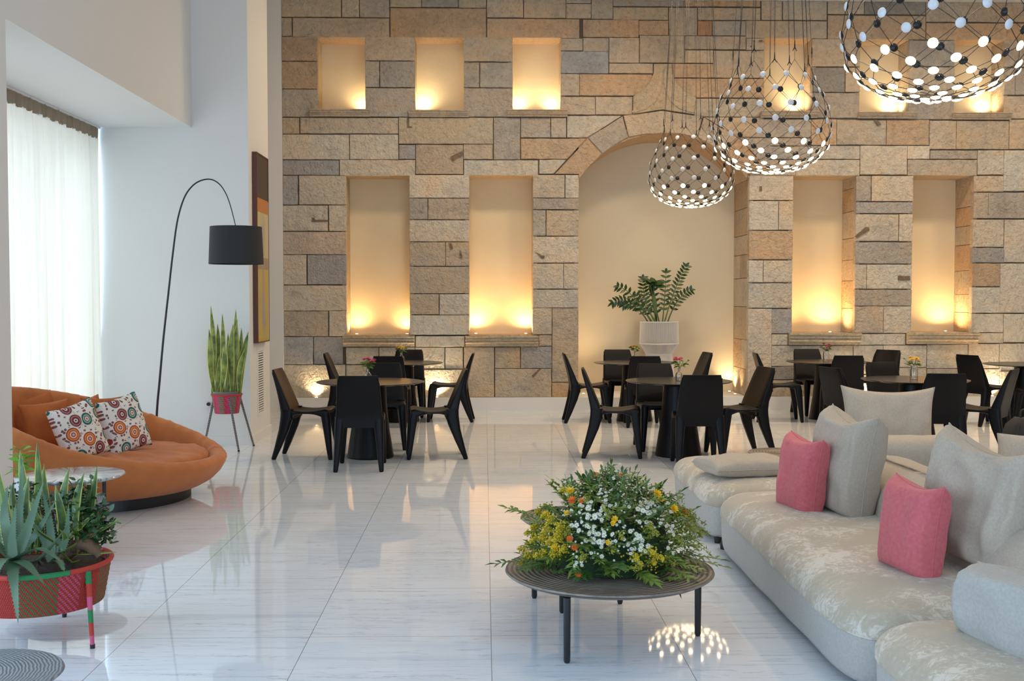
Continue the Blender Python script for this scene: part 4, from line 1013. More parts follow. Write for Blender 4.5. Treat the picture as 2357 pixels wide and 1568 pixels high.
m = MB(); m.box(.03, .048, -hw+.012, hw-.012, -hh+.012, hh-.012); m.build('canvas', CAN, t, smooth=False)
m = MB()
for q in (-hw+.014, hw-.018): m.box(.048, .0505, q, q+.006, -hh+.014, hh*.52)
m.build('white_margin', WHITEP, t, smooth=False)
a = onX(592, 810, XP); b = onX(606, 944, XP); z1 = a.z; z0 = b.z; yc_ = (a.y+b.y)/2; hw = (b.y-a.y)/2*.9
t = thing('air_vent', 'tall white slatted air grille on the pier below the painting', 'vent', (XP, yc_, (z0+z1)/2)); hh = (z1-z0)/2
m = MB(); m.box(0, .01, -hw-.04, -hw, -hh-.04, hh+.04); m.box(0, .01, hw, hw+.04, -hh-.04, hh+.04); m.box(0, .01, -hw, hw, hh, hh+.04); m.box(0, .01, -hw, hw, -hh-.04, -hh); m.build('frame', PAINT, t, smooth=False)
m = MB(); m.box(.0005, .002, -hw, hw, -hh, hh); m.build('duct_shade', BLACKM, t, smooth=False)  # flat black sheet, stands for the shade behind the slats
sl = None
for i in range(26):
    z = -hh+(2*hh)*(i+.5)/26
    if sl is None:
        m = MB(); m.add([(.002, -hw, .006), (.002, hw, .006), (.012, hw, -.006), (.012, -hw, -.006), (.004, -hw, .008), (.004, hw, .008), (.014, hw, -.004), (.014, -hw, -.004)], [(0, 1, 2, 3), (7, 6, 5, 4), (0, 4, 5, 1), (2, 6, 7, 3), (1, 5, 6, 2), (0, 3, 7, 4)]); sl = m.build('slat', WHITEP, t, smooth=False); sl.location.z = z
    else: o = part(sl, t); o.location.z = z
p = onY(480, 931, 12.15)
t = thing('wall_outlet', 'white wall socket with a black plug behind the striped legs of the plant stand', 'outlet', (p.x, 12.15, p.z))
m = MB(); m.box(-.045, .045, -.01, 0, -.045, .045); m.build('plate', WHITEP, t, smooth=False, bevel=.004)
m = MB(); m.lathe([(.001, .03), (.018, .03), (.02, .0), (.02, -.002)], n=16); o = m.build('plug', BLACKM, t); o.rotation_euler = (PI/2, 0, 0); o.location = (.005, -.01, .005)
m = MB(); m.tube(smooth([(p.x, 12.12, p.z-.02), (p.x-.02, 12.05, .2), (p.x-.12, 11.9, .06), (p.x-.35, 11.6, .012), (p.x-.6, 11.2, .008), (base.x+.2, base.y+.1, .008)]), .004, 6); o = m.build('power_cable', WHITEP); tag(o, 'thin white cable running from the wall socket towards the arc lamp', 'cable')

# ---------------------------------------------------------------- snake plant on striped tripod
pc = onY(522, 928, 11.72); zt_ = onY(522, 908, 11.72).z; zb_ = onY(522, 951, 11.72).z; q_ = 11.72/F
t = thing('potted_snake_plant', 'tall yellow-edged snake plant in a pink and green woven pot on striped legs', 'plant', (pc.x, 11.72, 0))
m = MB(); hB = zt_-zb_; rT, rB = 34*q_, 27*q_
pr = [(.001, zb_), (rB, zb_)]+[(rB+(rT-rB)*i/12+.002*(i % 2), zb_+hB*i/12) for i in range(13)]+[(rT-.012, zt_), (rT-.014, zt_-.04), (.001, zt_-.04)]
m.lathe(pr, n=48); m.build('woven_pot', BASKET2, t)
m = MB(); m.tube(ringp(rT, zt_, 32)+ringp(rT, zt_, 32)[:2], .009, 8); m.build('rim', RED, t)
m = MB(); m.lathe([(rT-.02, zt_-.02), (rT-.014, zt_+.035), (rT-.02, zt_+.035), (rT-.03, zt_+.015), (.001, zt_+.012)], n=32); m.build('inner_pot', POTLINER, t)
for (lx, ly), (tx, ty) in zip(((31, -.10), (45, .34), (-58, .08)), ((12, -.13), (26, .08), (-30, .03))):
    m = MB(); m.tube([(tx*q_, ty, zt_-.03), (lx*q_, ly, .012)], [.013, .011], 10); o = m.build('leg', WRAP, t)
    m = MB(); m.lathe([(.001, 0), (.011, 0), (.012, .02), (.001, .02)], c=(lx*q_, ly, 0), n=12); m.build('rubber_foot', BLACKM, o)
def sword(b, tip, w, par, name='leaf', tw=.3, mats=None, curve=0):
    m = MB(); b = Vector(b); tip = Vector(tip); n = 9; vs = []; side0 = Vector((math.cos(tw), math.sin(tw), 0)); mats = mats or [SANS, SANSE]; nr = side0.cross((tip-b).normalized())
    for i in range(n+1):
        q = i/n; c = b.lerp(tip, q)+nr*curve*math.sin(PI*q*.9)+side0*.012*math.sin(5*q+tw*7)
        ww = w*(.35+.75*math.sin(min(1, q*1.35)*PI/2))*(1-max(0, (q-.55)/.45)**1.8)*.5+.0008
        s = (side0*math.cos(q*1.1*tw)+nr*math.sin(q*1.1*tw))
        vs += [c-s*ww, c-s*ww*.80+nr*ww*.10, c+nr*ww*.3, c+s*ww*.80+nr*ww*.10, c+s*ww]
    vs2 = [tuple(v) for v in vs]
    for i in range(n):
        for j in range(4):
            m.add([vs2[5*i+j], vs2[5*i+j+1], vs2[5*i+j+6], vs2[5*i+j+5]], [(0, 1, 2, 3)], 1 if j in (0, 3) else 0)
    return m.build(name, mats, par, fix=False)
rs = random.Random(4)
TIPS = [(487, 703, 492), (478, 757, 497), (545, 712, 541), (512, 722, 520), (570, 762, 548), (536, 745, 532), (503, 760, 508), (527, 768, 525), (558, 770, 544), (492, 790, 503), (548, 735, 536), (563, 800, 550), (517, 790, 515), (499, 745, 506), (540, 800, 530), (508, 815, 500), (553, 755, 545), (530, 825, 520)]
for i, (tx, ty, bx) in enumerate(TIPS):
    yy = rs.uniform(-.09, .09); p1 = onY(tx, ty, 11.72+yy*1.3); bx_ = (bx-522)*q_
    sword((bx_, yy*.7, zt_), (p1.x-pc.x, yy*1.3, p1.z), rs.uniform(.055, .075), t, tw=rs.uniform(-.5, .5), curve=rs.uniform(-.03, .03), mats=[SANS2, SANSE2])

# ---------------------------------------------------------------- nested side tables by the orange sofa
def round_table(name, px, py, z, r, topmat, label, legs=3, th=.035, la=0, lr=.72, dish=True, group=None, topname='tabletop', leg_r=.013):
    p = onZ(px, py, z); t = thing(name, label, 'table', (p.x, p.y, 0), 0, group)
    m = MB(); m.lathe([(.001, z-th), (r*.86, z-th), (r*.97, z-th*.55), (r, z-.008), (r-.004, z-.001), (r-.012, z), (.001, z)], n=80); o = m.build(topname, [topmat], t, angle=30)
    for i in range(legs):
        a = R(la+360*i/legs); m = MB(); x, y = r*lr*math.cos(a), r*lr*math.sin(a)
        m.tube([(x, y, z-th+.002), (x, y, .01), (x, y, 0)], [leg_r, leg_r*.92, leg_r*.7], 14); m.build('leg', BLACKM, t)
    return t
st_u = round_table('side_table', 168, 1091, .49, .315, RAY, 'round side table with a burst patterned pale top in front of the orange sofa', 3, .03, -58, .80)
st_l = round_table('side_table', 128, 1150, .385, .285, RINGGREY, 'lower round side table with grey ringed top behind the foreground planter', 3, .03, 20, .8)
# lime plant in a white vase on the lower side table
p = onZ(46, 1157, .386)
t = thing('potted_plant', 'small white vase with bright lime green leaves on the lower side table', 'plant', (p.x, p.y, .386))
m = MB(); m.lathe([(.001, 0), (.026, 0), (.032, .01), (.030, .13), (.034, .15), (.030, .15), (.026, .13), (.001, .10)], n=24); m.build('vase', WHITEP, t)
m = MB()
for i in range(26):
    a = rs.uniform(0, 6.28); h = rs.uniform(.17, .32); leaf(m, (.04*math.cos(a)*rs.random(), .04*math.sin(a)*rs.random(), h), (math.cos(a), math.sin(a), rs.uniform(-.1, .9)), rs.uniform(.06, .10), .034)
for i in range(5): m.tube([(0, 0, .1), (.03*math.cos(i*1.3), .03*math.sin(i*1.3), .3)], .002, 5)
m.build('foliage', LIME, t, fix=False)['kind'] = 'stuff'
round_table('side_table', -52, 1551, .355, .27, RINGGREY, 'grey ringed round table top at the bottom corner of the picture', 3, .03, 10, .7)

# ---------------------------------------------------------------- foreground planter
pc = onZ(88, 1292, .365); RT = .325; RBm = .29; zt_ = .365; zb_ = .175
t = thing('woven_planter', 'wide red, green and pink woven planter with aloe and snake plants, in the foreground', 'planter', (pc.x, pc.y, 0))
m = MB(); pr = [(.001, zb_), (RBm-.01, zb_)]+[(RBm+(RT-RBm)*i/16+.0022*(i % 2), zb_+(zt_-zb_)*i/16) for i in range(17)]+[(RT-.02, zt_), (RT-.022, zt_-.05), (.001, zt_-.05)]
m.lathe(pr, n=90); m.build('woven_basket', BASKET, t)
ring = ringp(RT, zt_, 48); cs = [RED, PNK, GREEN, RED, PNK, RED, GREEN, RED]
for i in range(8):
    m = MB(); m.tube([ring[(i*6+j) % 48] for j in range(7)], .012, 8); m.build('rim_binding', cs[i], t)
for ang in (-28, 92, 212):
    a = R(ang); p0 = Vector((RT*.99*math.cos(a), RT*.99*math.sin(a), zt_-.01)); p1 = Vector(((RT+.02)*math.cos(a), (RT+.02)*math.sin(a), .0))
    leg = MB(); seg = [GREEN, RED, PNK, GREEN, RED, PNK]; 
    for i in range(6): leg.tube([p0.lerp(p1, i/6), p0.lerp(p1, (i+1)/6-.0005)], [.0145-.0008*i, .0137-.0008*i], 10, i % 3)
    o = leg.build('leg', [GREEN, RED, PNK], t); m = MB(); m.lathe([(.001, 0), (.011, 0), (.012, .018), (.001, .018)], c=(p1.x, p1.y, 0), n=12); m.build('rubber_foot', BLACKM, o)
m = MB(); rings = []
for k_ in (1, .8, .6, .4, .2, .02): rings.append([(RT*.92*k_*math.cos(2*PI*j/40), RT*.92*k_*math.sin(2*PI*j/40), zt_-.03+.03*(1-k_)+.02*noise.noise(Vector((k_*5, j*.7, 0)))) for j in range(40)])
m.loft(rings); m.build('soil', SOIL, t)
m = MB(); m.tube(smooth([(.05, .12, zt_-.02), (.15, .06, zt_+.05), (.24, -.02, zt_+.08), (.30, -.03, zt_+.03)]), [.035]*8+[.03]*8+[.02]*3, 10); m.build('driftwood', BARK, t)
def rel(px, py, dy=0): p = onY(px, py, pc.y+dy); return Vector((p.x-pc.x, dy, p.z))
def aloe_leaf(b, mid, tip, w, par):
    m = MB(); P = smooth([b, mid, tip], 7); n = len(P); rows = []
    vw = Vector((-pc.x, -pc.y, .4)).normalized()
    for i, c in enumerate(P):
        q = i/(n-1); d = (P[min(n-1, i+1)]-P[max(0, i-1)]).normalized(); s = d.cross(Vector((0, 0, 1)) if abs(d.z) < .8 else Vector((0, -1, .2))).normalized(); u = s.cross(d).normalized()
        if u.z < 0 and abs(d.z) < .8: u = -u
        ww = w*.34*(1-q**1.7)*(.8+.3*math.sin(q*PI))+.001; th = ww*.42
        rows.append([c+s*ww, c+s*ww*.5+u*(-th*.1), c-s*ww*.5+u*(-th*.1), c-s*ww, c-s*ww*.55-u*th*.8, c-u*th, c+s*ww*.55-u*th*.8])
    m.loft(rows)
    for i in range(1, n-2):
        c = P[i]; q = i/(n-1); d = (P[i+1]-P[i-1]).normalized()
        for e, o2 in ((rows[i][0], rows[i+1][0]), (rows[i][3], rows[i+1][3])):
            for h_ in (0, .5):
                e1 = Vector(e).lerp(Vector(o2), h_); out = (e1-c.lerp(P[i+1], h_)).normalized(); m.add([e1-d*.003, e1+d*.003, e1+out*.006+d*.002], [(0, 1, 2)])
    return m.build('leaf', ALOE, par, fix=False)
ab_ = rel(30, 1262, -.20)
al = bpy.data.objects.new('aloe', None); COL.objects.link(al); al.parent = t; al.empty_display_size = .05
for (mx1, my1), (tx, ty), w, dy in (((60, 1225), (100, 1110), .085, -.20), ((10, 1190), (18, 1120), .075, -.12), ((45, 1180), (52, 1055), .06, -.05), ((90, 1285), (160, 1205), .075, -.30), ((90, 1262), (150, 1300), .07, -.34), ((62, 1300), (102, 1345), .08, -.42), ((30, 1320), (42, 1435), .085, -.44), ((-10, 1300), (-60, 1330), .08, -.35), ((-20, 1240), (-70, 1190), .08, -.2), ((75, 1240), (130, 1150), .06, -.1), ((5, 1290), (-20, 1350), .07, -.42), ((28, 1240), (36, 1160), .06, -.25)):
    aloe_leaf(ab_+Vector((0, 0, -.05)), rel(mx1, my1, dy*.8), rel(tx, ty, dy), w, al)
ab2 = rel(118, 1275, -.10); al2 = bpy.data.objects.new('aloe', None); COL.objects.link(al2); al2.parent = t
for (mx1, my1), (tx, ty), w, dy in (((115, 1210), (98, 1130), .06, -.1), ((150, 1245), (158, 1160), .055, -.15), ((135, 1290), (148, 1315), .055, -.3), ((100, 1240), (62, 1190), .05, -.1), ((140, 1235), (215, 1190), .05, -.1)):
    aloe_leaf(ab2+Vector((0, 0, -.04)), rel(mx1, my1, dy*.8), rel(tx, ty, dy), w, al2)
sk = bpy.data.objects.new('snake_plant', None); COL.objects.link(sk); sk.parent = t
rs = random.Random(11)
for tx, ty, bx, dy, w in ((52, 1036, 55, .12, .05), (90, 1018, 75, .1, .04), (2, 1075, 20, .05, .055), (-25, 1040, 5, .1, .055), (158, 1076, 140, .08, .05), (222, 1072, 190, .12, .035), (198, 1088, 175, .05, .05), (205, 1098, 196, .15, .04), (130, 1115, 128, .0, .045), (62, 1098, 60, .02, .055), (20, 1165, 30, .0, .05), (292, 1192, 130, -.02, .035), (210, 1180, 120, .0, .035), (270, 1272, 160, -.05, .02), (85, 1128, 90, .1, .05), (36, 1110, 30, .12, .05), (108, 1068, 105, .18, .045), (180, 1130, 170, .1, .04), (70, 1150, 85, -.05, .045), (145, 1130, 150, .2, .04)):
    sword(rel(bx, 1275, dy*.6), rel(tx, ty, dy), w*.85, sk, tw=rs.uniform(-.9, .9), curve=rs.uniform(-.04, .04))
for k_ in range(12):
    b = rel(rs.uniform(130, 210), 1270, rs.uniform(-.1, .1)); e = b+Vector((rs.uniform(-.08, .18), rs.uniform(-.15, .1), rs.uniform(.05, .25))); sword(b, e+Vector((rs.uniform(0, .1), -.05, -.06)), .022, sk, tw=rs.uniform(-1, 1), curve=rs.uniform(-.08, .08))
jd = MB(); 
for (bx, by), (tx, ty), dy in (((120, 1270), (62, 1130), .1), ((150, 1270), (185, 1120), .12), ((170, 1270), (238, 1170), .1), ((180, 1270), (230, 1210), .0), ((60, 1270), (12, 1140), .15), ((130, 1270), (98, 1140), .2), ((190, 1270), (205, 1150), .18), ((160, 1270), (165, 1140), .05), ((200, 1270), (252, 1225), .05)):
    b, e = rel(bx, by, dy*.5), rel(tx, ty, dy); P = smooth([b, b.lerp(e, .5)+Vector((.02, 0, .03)), e], 6); jd.tube(P, [.009-.006*i/len(P) for i in range(len(P))], 6, 1)
    for q in range(80):
        i = int(len(P)*(1-rs.random()**1.6*.65))-1; c = P[max(0, i)]+Vector((rs.gauss(0, .028), rs.gauss(0, .028), rs.gauss(0, .026))); leaf(jd, c, (rs.uniform(-1, 1), rs.uniform(-1, 1), rs.uniform(-.3, .8)), rs.uniform(.030, .046), .021, mi=0, seg=3, droop=.1)
o = jd.build('jade_plant', [JADE, BARK], t, fix=False)
# ---------------------------------------------------------------- pale modular sofa
def outline(hw, hl, n=96, e=9):
    out = []
    for j in range(n):
        a = 2*PI*(j+.5)/n; c, s = math.cos(a), math.sin(a); k_ = (abs(c)**e+abs(s)**e)**(-1/e); out.append((hw*c*k_, hl*s*k_))
    return out
def module(x0, x1, y0, y1, label, wave=0, seed=1, seam=.245, crown=.145, back=None):
    cx, cyy = (x0+x1)/2, (y0+y1)/2; hw, hl = (x1-x0)/2, (y1-y0)/2; n = 160
    t = thing('sofa_module', label, 'sofa', (cx, cyy, 0), group='modules of the pale sofa')
    def sm(y): return seam+wave*math.sin((y/hl)*PI*.9+.5)
    ol = outline(hw, hl, n); m = MB(); rings = []
    for k_, dz, z in ((.05, None, .035), (.94, None, .035), (.965, None, .04), (.975, None, .06), (.988, None, .12), (.997, None, .19), (1, 0, None), (.99, .012, None), (.5, .012, None), (.02, .012, None)):
        ins = (1-k_)
        ring = []
        for x, y in ol:
            if k_ > .9: xx, yy = x-math.copysign(min(ins*.6, abs(x)), x)*(abs(x)/hw), y-math.copysign(min(ins*.6, abs(y)), y)*(abs(y)/hl)
            else: xx, yy = x*k_, y*k_
            zz = z if z is not None else sm(yy)+dz
            xx += .010*noise.noise(Vector((xx*2, yy*2.2, (z or .25)*5+seed)))*(k_ > .9)
            ring.append((xx, yy, zz))
        rings.append(ring)
    m.loft(rings); m.build('base', GREYF2, t, angle=0)
    m = MB(); rings = []
    for d, h in ((.0, -.004), (-.004, .012), (-.002, .04), (.012, .072), (.035, .098), (.07, .12), (.13, .137), (.22, .145), (.32, .149)):
        ring = []
        for x, y in ol:
            m_ = min(hw, hl)
            fx = (hw-d)/hw; fy = (hl-d)/hl; xx, yy = x*fx, y*fy
            w = .012*noise.noise(Vector((xx*2.5, yy*2.5, seed)))*(h > .05)
            ring.append((xx, yy, sm(yy)*(1-h/.15*.0)+h*crown/.145+w))
        rings.append(ring)
    for f in (.7, .4, .15, .01): rings.append([(x*f*(rings[8][i][0]/x if abs(x) > 1e-6 else 1), y*f*(rings[8][i][1]/y if abs(y) > 1e-6 else 1), rings[8][i][2]*f+(seam+crown*1.06)*(1-f)) for i, (x, y) in enumerate(ol)])
    m.loft(rings); o = m.build('seat_cushion', VELVET, t, angle=0)
    m = MB(); m.tube([(x*1.0, y*1.0, sm(y)+.002) for x, y in ol]+[(ol[0][0], ol[0][1], sm(ol[0][1])+.002)], .0045, 6); m.build('piping', VELVET, t, angle=0)
    if back:
        bx0, bx1, by0, by1, bz = back
        m = MB(); rows = []; N2 = 28
        for i in range(N2+1):
            q = i/N2; y = by0+(by1-by0)*q; e = min(1, min(q, 1-q)/.07); sc2 = math.sqrt(max(0, 1-(1-e)**2))
            ring = []; w_ = (bx1-bx0)/2; h_ = (bz-.24)/2
            for j in range(28):
                a = 2*PI*j/28; c, s = math.cos(a), math.sin(a); k_ = (abs(c)**3.2+abs(s)**3.2)**(-1/3.2)
                x = w_*c*k_*(.25+.75*sc2)+(.07*(s*k_+1) if c < 0 else 0)*.6; z = h_*s*k_*(.55+.45*sc2)
                ring.append(((bx0+bx1)/2-cx+x+.008*noise.noise(Vector((y*3, s*2, seed))), y-cyy, .24+h_+z+.012*noise.noise(Vector((y*2.5, c*2, seed+4)))*(s > 0)))
            rows.append(ring)
        m.loft(rows); m.build('backrest', GREYF, t, angle=0)
    for sx, sy in ((-1, -1), (-1, 1), (1, -1), (1, 1)):
        m = MB(); m.lathe([(.001, 0), (.02, 0), (.026, .036), (.001, .036)], c=(sx*(hw-.07), sy*(hl-.05), 0), n=16); m.build('foot', BLACKM, t)
    return t
XF = 1.455
module(XF, 2.36, 7.14, 8.66, 'sofa module beyond the long middle one, with a flat grey cushion on its seat', 0, 1)
module(XF, 2.72, 4.32, 7.06, 'long middle sofa module with cream velvet seat and two pink cushions', .012, 2, back=(2.13, 2.70, 4.36, 6.98, .63))
module(XF, 2.72, 2.3, 4.25, 'sofa module nearest the camera at the picture corner, with a block cushion', 0, 3)
module(2.42, 4.2, 7.12, 8.62, 'sofa module carrying the long low bolster and the wide upright cushion', 0, 4)
module(2.78, 4.2, 4.4, 7.04, 'sofa module behind the long backrest, mostly hidden', 0, 5)
ST = .392
# long low back across the far side
m = MB(); rows = []
xa, xb = onY(1868, 1000, 7.55).x, onY(2262, 1000, 7.2).x
for i in range(25):
    q = i/24; e = min(1, min(q, 1-q)/.08); s2 = math.sqrt(max(0, 1-(1-e)**2)); ring = []
    for j in range(28):
        a = 2*PI*j/28; c, s = math.cos(a), math.sin(a); k_ = (abs(c)**4+abs(s)**4)**(-.25)
        ring.append((xa+(xb-xa)*q, 7.40-.06*q+.17*c*k_*(.3+.7*s2), .53+.145*s*k_*(.5+.5*s2)+.008*noise.noise(Vector((q*9, c, 3)))))
    rows.append(ring)
m.loft(rows); o = m.build('back_bolster', GREYF, angle=0); tag(o, 'long low grey bolster across the pale sofa, behind the tall grey cushion', 'bolster')
def seatp(px, py, z=ST): p = onZ(px, py, z); return (p.x, p.y, z)
PG = 'pink scatter cushions on the pale sofa'; GG = 'grey linen cushions on the pale sofa'
pillow('pink_cushion', .41, .455, .19, PINK, seatp(1834, 1182, ST-.03), stand(-80, 7, 1), 'pink chenille cushion further from the camera on the pale sofa', group=PG, seed=12, puff=.32, box=.35, sag=.02)
pillow('pink_cushion', .37, .43, .19, PINK, seatp(2088, 1322, ST-.035), stand(-78, 7, 1), 'pink chenille cushion nearer the camera on the pale sofa', group=PG, seed=13, puff=.32, box=.35, sag=.02)
pillow('grey_cushion', .50, .60, .26, GREYF, seatp(1928, 1182, ST-.02), stand(-78, 8, 3), 'large grey linen cushion standing behind the further pink cushion', group=GG, seed=14, puff=.28, sag=.06, box=.5, wr=.02)
pillow('grey_cushion', .62, .60, .28, GREYF, seatp(2232, 1300), stand(-70, 10, 5), 'large crumpled grey linen cushion standing behind the nearer pink cushion', group=GG, seed=15, puff=.28, sag=.07, wr=.035, box=.5)
p = onY(2031, 985, 8.3)
pillow('grey_cushion', .68, .575, .20, GREYF, (p.x-.06, 8.0, .385), stand(-4, 8, 1), 'wide grey linen cushion rising above the sofa back, in front of a black chair', group=GG, seed=16, puff=.34, pinch=.10, sag=.02, wr=.02)
p = onZ(1722, 1083, ST+.02)
pillow('grey_cushion', .60, .46, .14, GREYF, (p.x+.02, p.y-.22, ST+.055), (R(90-180), 0, R(10)), 'flat grey linen cushion lying on the far velvet seat', group=GG, seed=17, puff=.25, pinch=.05)
p = seatp(2290, 1540)
pillow('grey_cushion', .80, .25, .28, GREYF2, (p[0]+.27, p[1]+.12, ST-.02), stand(-74, 2, 0), 'boxy light grey cushion on the nearest seat, cut by the picture edge', group=GG, seed=18, puff=.14, pinch=.02, wr=.016, box=.7)
pillow('grey_cushion', .70, .42, .18, GREYF, (3.32, 6.35, ST+.0), stand(-35, 24, 0), 'grey linen cushion mostly hidden behind the crumpled one', group=GG, seed=19, puff=.36, pinch=.06)
# backpack behind the sofa
bp_ = onY(2345, 1000, 9.2)
t = thing('backpack', 'black backpack with loops and a strap on the floor behind the sofa', 'bag', (bp_.x+.05, 9.2, 0), R(20))
m = MB(); rings = []
for z, a, b in ((0, .15, .10), (.02, .19, .13), (.2, .21, .15), (.42, .20, .14), (.54, .16, .11), (.60, .09, .06)):
    rings.append([((a*math.copysign(abs(math.cos(x))**.7, math.cos(x))), b*math.copysign(abs(math.sin(x))**.7, math.sin(x)), z+.01*noise.noise(Vector((x*2, z*9, 1)))) for x in [2*PI*j/32 for j in range(32)]])
m.loft(rings); NY = mat('black_nylon', (.012, .012, .013), .7, bump=(90, .4, .004)); m.build('bag_body', NY, t)
m = MB(); m.lathe([(.001, .10), (.12, .10), (.14, .14), (.14, .30), (.10, .36), (.001, .37)], c=(0, -.10, 0), n=24, sx=1, sy=.45); m.build('front_pocket', NY, t)
m = MB(); m.tube(smooth([(-.05, 0, .59), (-.04, 0, .66), (.04, 0, .66), (.05, 0, .59)]), .008, 8); m.build('grab_handle', NY, t)
m = MB(); m.tube(smooth([(-.12, -.06, .56), (-.22, -.14, .50), (-.26, -.15, .30), (-.20, -.10, .10), (-.15, -.05, .03)]), .012, 8, flat=.35); m.build('strap', NY, t)

# ---------------------------------------------------------------- coffee tables
CTX = onZ(1402, 1303, .324)
def ctable(name, c, z, r, legs, label, th=.04):
    t = thing(name, label, 'table', (c.x, c.y, 0), group='ringed wood coffee tables')
    pr = [(.001, z-th), (r*.80, z-th*.98), (r*.93, z-th*.75), (r*.985, z-th*.4), (r, z-.010), (r-.003, z-.002), (r-.012, z)]
    rr_ = r-.012; i = 0
    while rr_ > .06: rr_ -= .013; pr.append((rr_, z-.0022 if i % 2 == 0 else z)); i += 1
    pr.append((.001, z)); m = MB(); m.lathe(pr, n=96); m.build('tabletop', RINGWOOD, t, angle=25)
    for x, y in legs:
        m = MB(); m.tube([(x-c.x, y-c.y, z-th+.003), (x-c.x, y-c.y, .012), (x-c.x, y-c.y, 0)], [.0165, .0150, .011], 16); m.build('leg', BLACKM, t)
    return t
lg = [onZ(1305, 1526, 0), onZ(1606, 1464, 0), onZ(1294, 1411, 0)]
CT = Vector((sum(p.x for p in lg)/3, sum(p.y for p in lg)/3, 0)); print('coffee centre', CT, CTX)
ctable('coffee_table', CT, .326, .492, [(p.x, p.y) for p in lg], 'round ringed dark wood coffee table carrying the wildflower mound')
l2 = [onZ(1230, 1377, 0), onZ(1427, 1390, 0)]; c2 = Vector(((l2[0].x+l2[1].x)/2+.01, (l2[0].y+l2[1].y)/2+.12, 0))
ctable('coffee_table', c2, .43, .305, [(p.x, p.y) for p in l2]+[(c2.x+.02, c2.y+.24)], 'smaller and taller ringed wood coffee table half hidden behind the flowers', .035)
c3 = onZ(1796, 1040, .35)
ctable('coffee_table', c3, .35, .26, [(c3.x-.17, c3.y-.08), (c3.x+.17, c3.y-.08), (c3.x, c3.y+.18)], 'round ringed wood table peeking out behind the far pink cushion', .035)

# ---------------------------------------------------------------- wildflower mound
rf = random.Random(5)
FC = onZ(1398, 1296, .327); Z0 = .327
t = thing('flower_arrangement', 'large mound of white daisies, goldenrod and orange blooms on the coffee table', 'flowers', (FC.x, FC.y, Z0))
sF = FC.y/F
# silhouette radius and height per direction
def dome(u, az):
    """u 0 at base .. 1 top; returns point on mound"""
    hr = .385+.035*math.cos(az)-.02*math.sin(az); hz = .40
    th = u*PI/2; rr_ = hr*math.cos(th)**.75; return Vector((rr_*math.cos(az)-.0*u, rr_*math.sin(az), hz*math.sin(th)**.95))
m = MB(); m.lathe([(.001, .005), (.17, .005), (.20, .05), (.17, .09), (.001, .10)], n=32); m.build('bowl', BLACKM, t)
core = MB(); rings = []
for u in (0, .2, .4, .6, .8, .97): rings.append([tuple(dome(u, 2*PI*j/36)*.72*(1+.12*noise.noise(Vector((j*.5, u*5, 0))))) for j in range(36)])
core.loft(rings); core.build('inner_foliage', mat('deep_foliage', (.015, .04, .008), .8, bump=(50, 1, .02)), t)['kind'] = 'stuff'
A = MB(); B = MB(); ST_ = MB()
def sprig(base, d, L, n, lw, mi, tgt, ll):
    d = d.normalized(); P = [base+d*L*q+Vector((0, 0, -.12*L*q*q)) for q in (0, .33, .66, 1)]
    ST_.tube(P, [.0022, .0018, .0014, .0008], 4)
    for i in range(n):
        q = .15+.85*i/n; c = base+d*L*q+Vector((0, 0, -.12*L*q*q)); s = d.cross(Vector((rf.uniform(-.3, .3), rf.uniform(-.3, .3), 1))).normalized()
        for sg in (-1, 1): leaf(tgt, c, d*.6+s*sg*rf.uniform(.6, 1)+Vector((0, 0, rf.uniform(-.2, .3))), ll*rf.uniform(.7, 1.15), lw, (d.x*.2, d.y*.2-.3, 1), .25, .25, 0, 2)
    leaf(tgt, P[-1], d, ll, lw, None, .2, .2, 0, 2)
for i in range(430):
    az = rf.uniform(0, 2*PI); u = rf.random()**1.15; p = dome(u, az)*rf.uniform(.66, .9); out = Vector((p.x, p.y, p.z*1.1+.02)).normalized()
    d = out+Vector((rf.gauss(0, .4), rf.gauss(0, .4), rf.gauss(0, .35))); k_ = rf.random()
    tgt = A if k_ < .55 else B
    sprig(p, d, rf.uniform(.07, .15), rf.randint(4, 7), rf.uniform(.010, .018), 0, tgt, rf.uniform(.030, .052))
# long trailing branches with pointed leaves
for (x, y), (dx, dy, dz), L in (((-.28, -.12), (-1, -.1, .10), .26), ((-.34, -.02), (-1, .2, .5), .16), ((.30, -.05), (1, -.25, -.02), .24), ((.32, .0), (1, -.1, .02), .22), ((.02, .02), (.0, .1, 1), .20), ((.10, .02), (.3, 0, 1), .17), ((.18, 0), (.6, 0, 1), .16), ((.22, .0), (.9, 0, .8), .18), ((-.05, 0), (-.2, 0, 1), .14), ((.10, -.33), (.6, -1, -.1), .12), ((.24, -.26), (1, -.9, -.15), .13), ((-.12, -.3), (-.5, -1, 0), .10), ((-.3, -.2), (-1, -.6, .1), .12)):
    z = .04 if abs(dz) < .3 else .30-.25*abs(x)
    sprig(Vector((x, y, z)), Vector((dx, dy, dz)), L, 9, .016, 0, B if rf.random() < .5 else A, .055)
# wispy right side sprays
W_ = MB()
for i in range(26):
    az = rf.uniform(-.7, .5); u = rf.uniform(.2, .75); p = dome(u, az)*.85; d = Vector((1, rf.uniform(-.6, .2), rf.uniform(-.1, .8))).normalized(); L = rf.uniform(.10, .19)
    P = smooth([p, p+d*L*.6, p+d*L+Vector((.01, 0, -.06))], 5); W_.tube(P, .0012, 4)
    for c in P[2:]:
        for _ in range(4): leaf(W_, c, (rf.uniform(-1, 1), rf.uniform(-1, 1), rf.uniform(-1, .6)), .018, .006, None, .1, 0, 0, 2)
ST_.build('stems', ZSTEM, t, fix=False)['kind'] = 'stuff'; A.build('pale_foliage', LEAFA, t, fix=False)['kind'] = 'stuff'; B.build('dark_foliage', LEAFB, t, fix=False)['kind'] = 'stuff'; W_.build('wispy_sprays', OLIVE, t, fix=False)['kind'] = 'stuff'
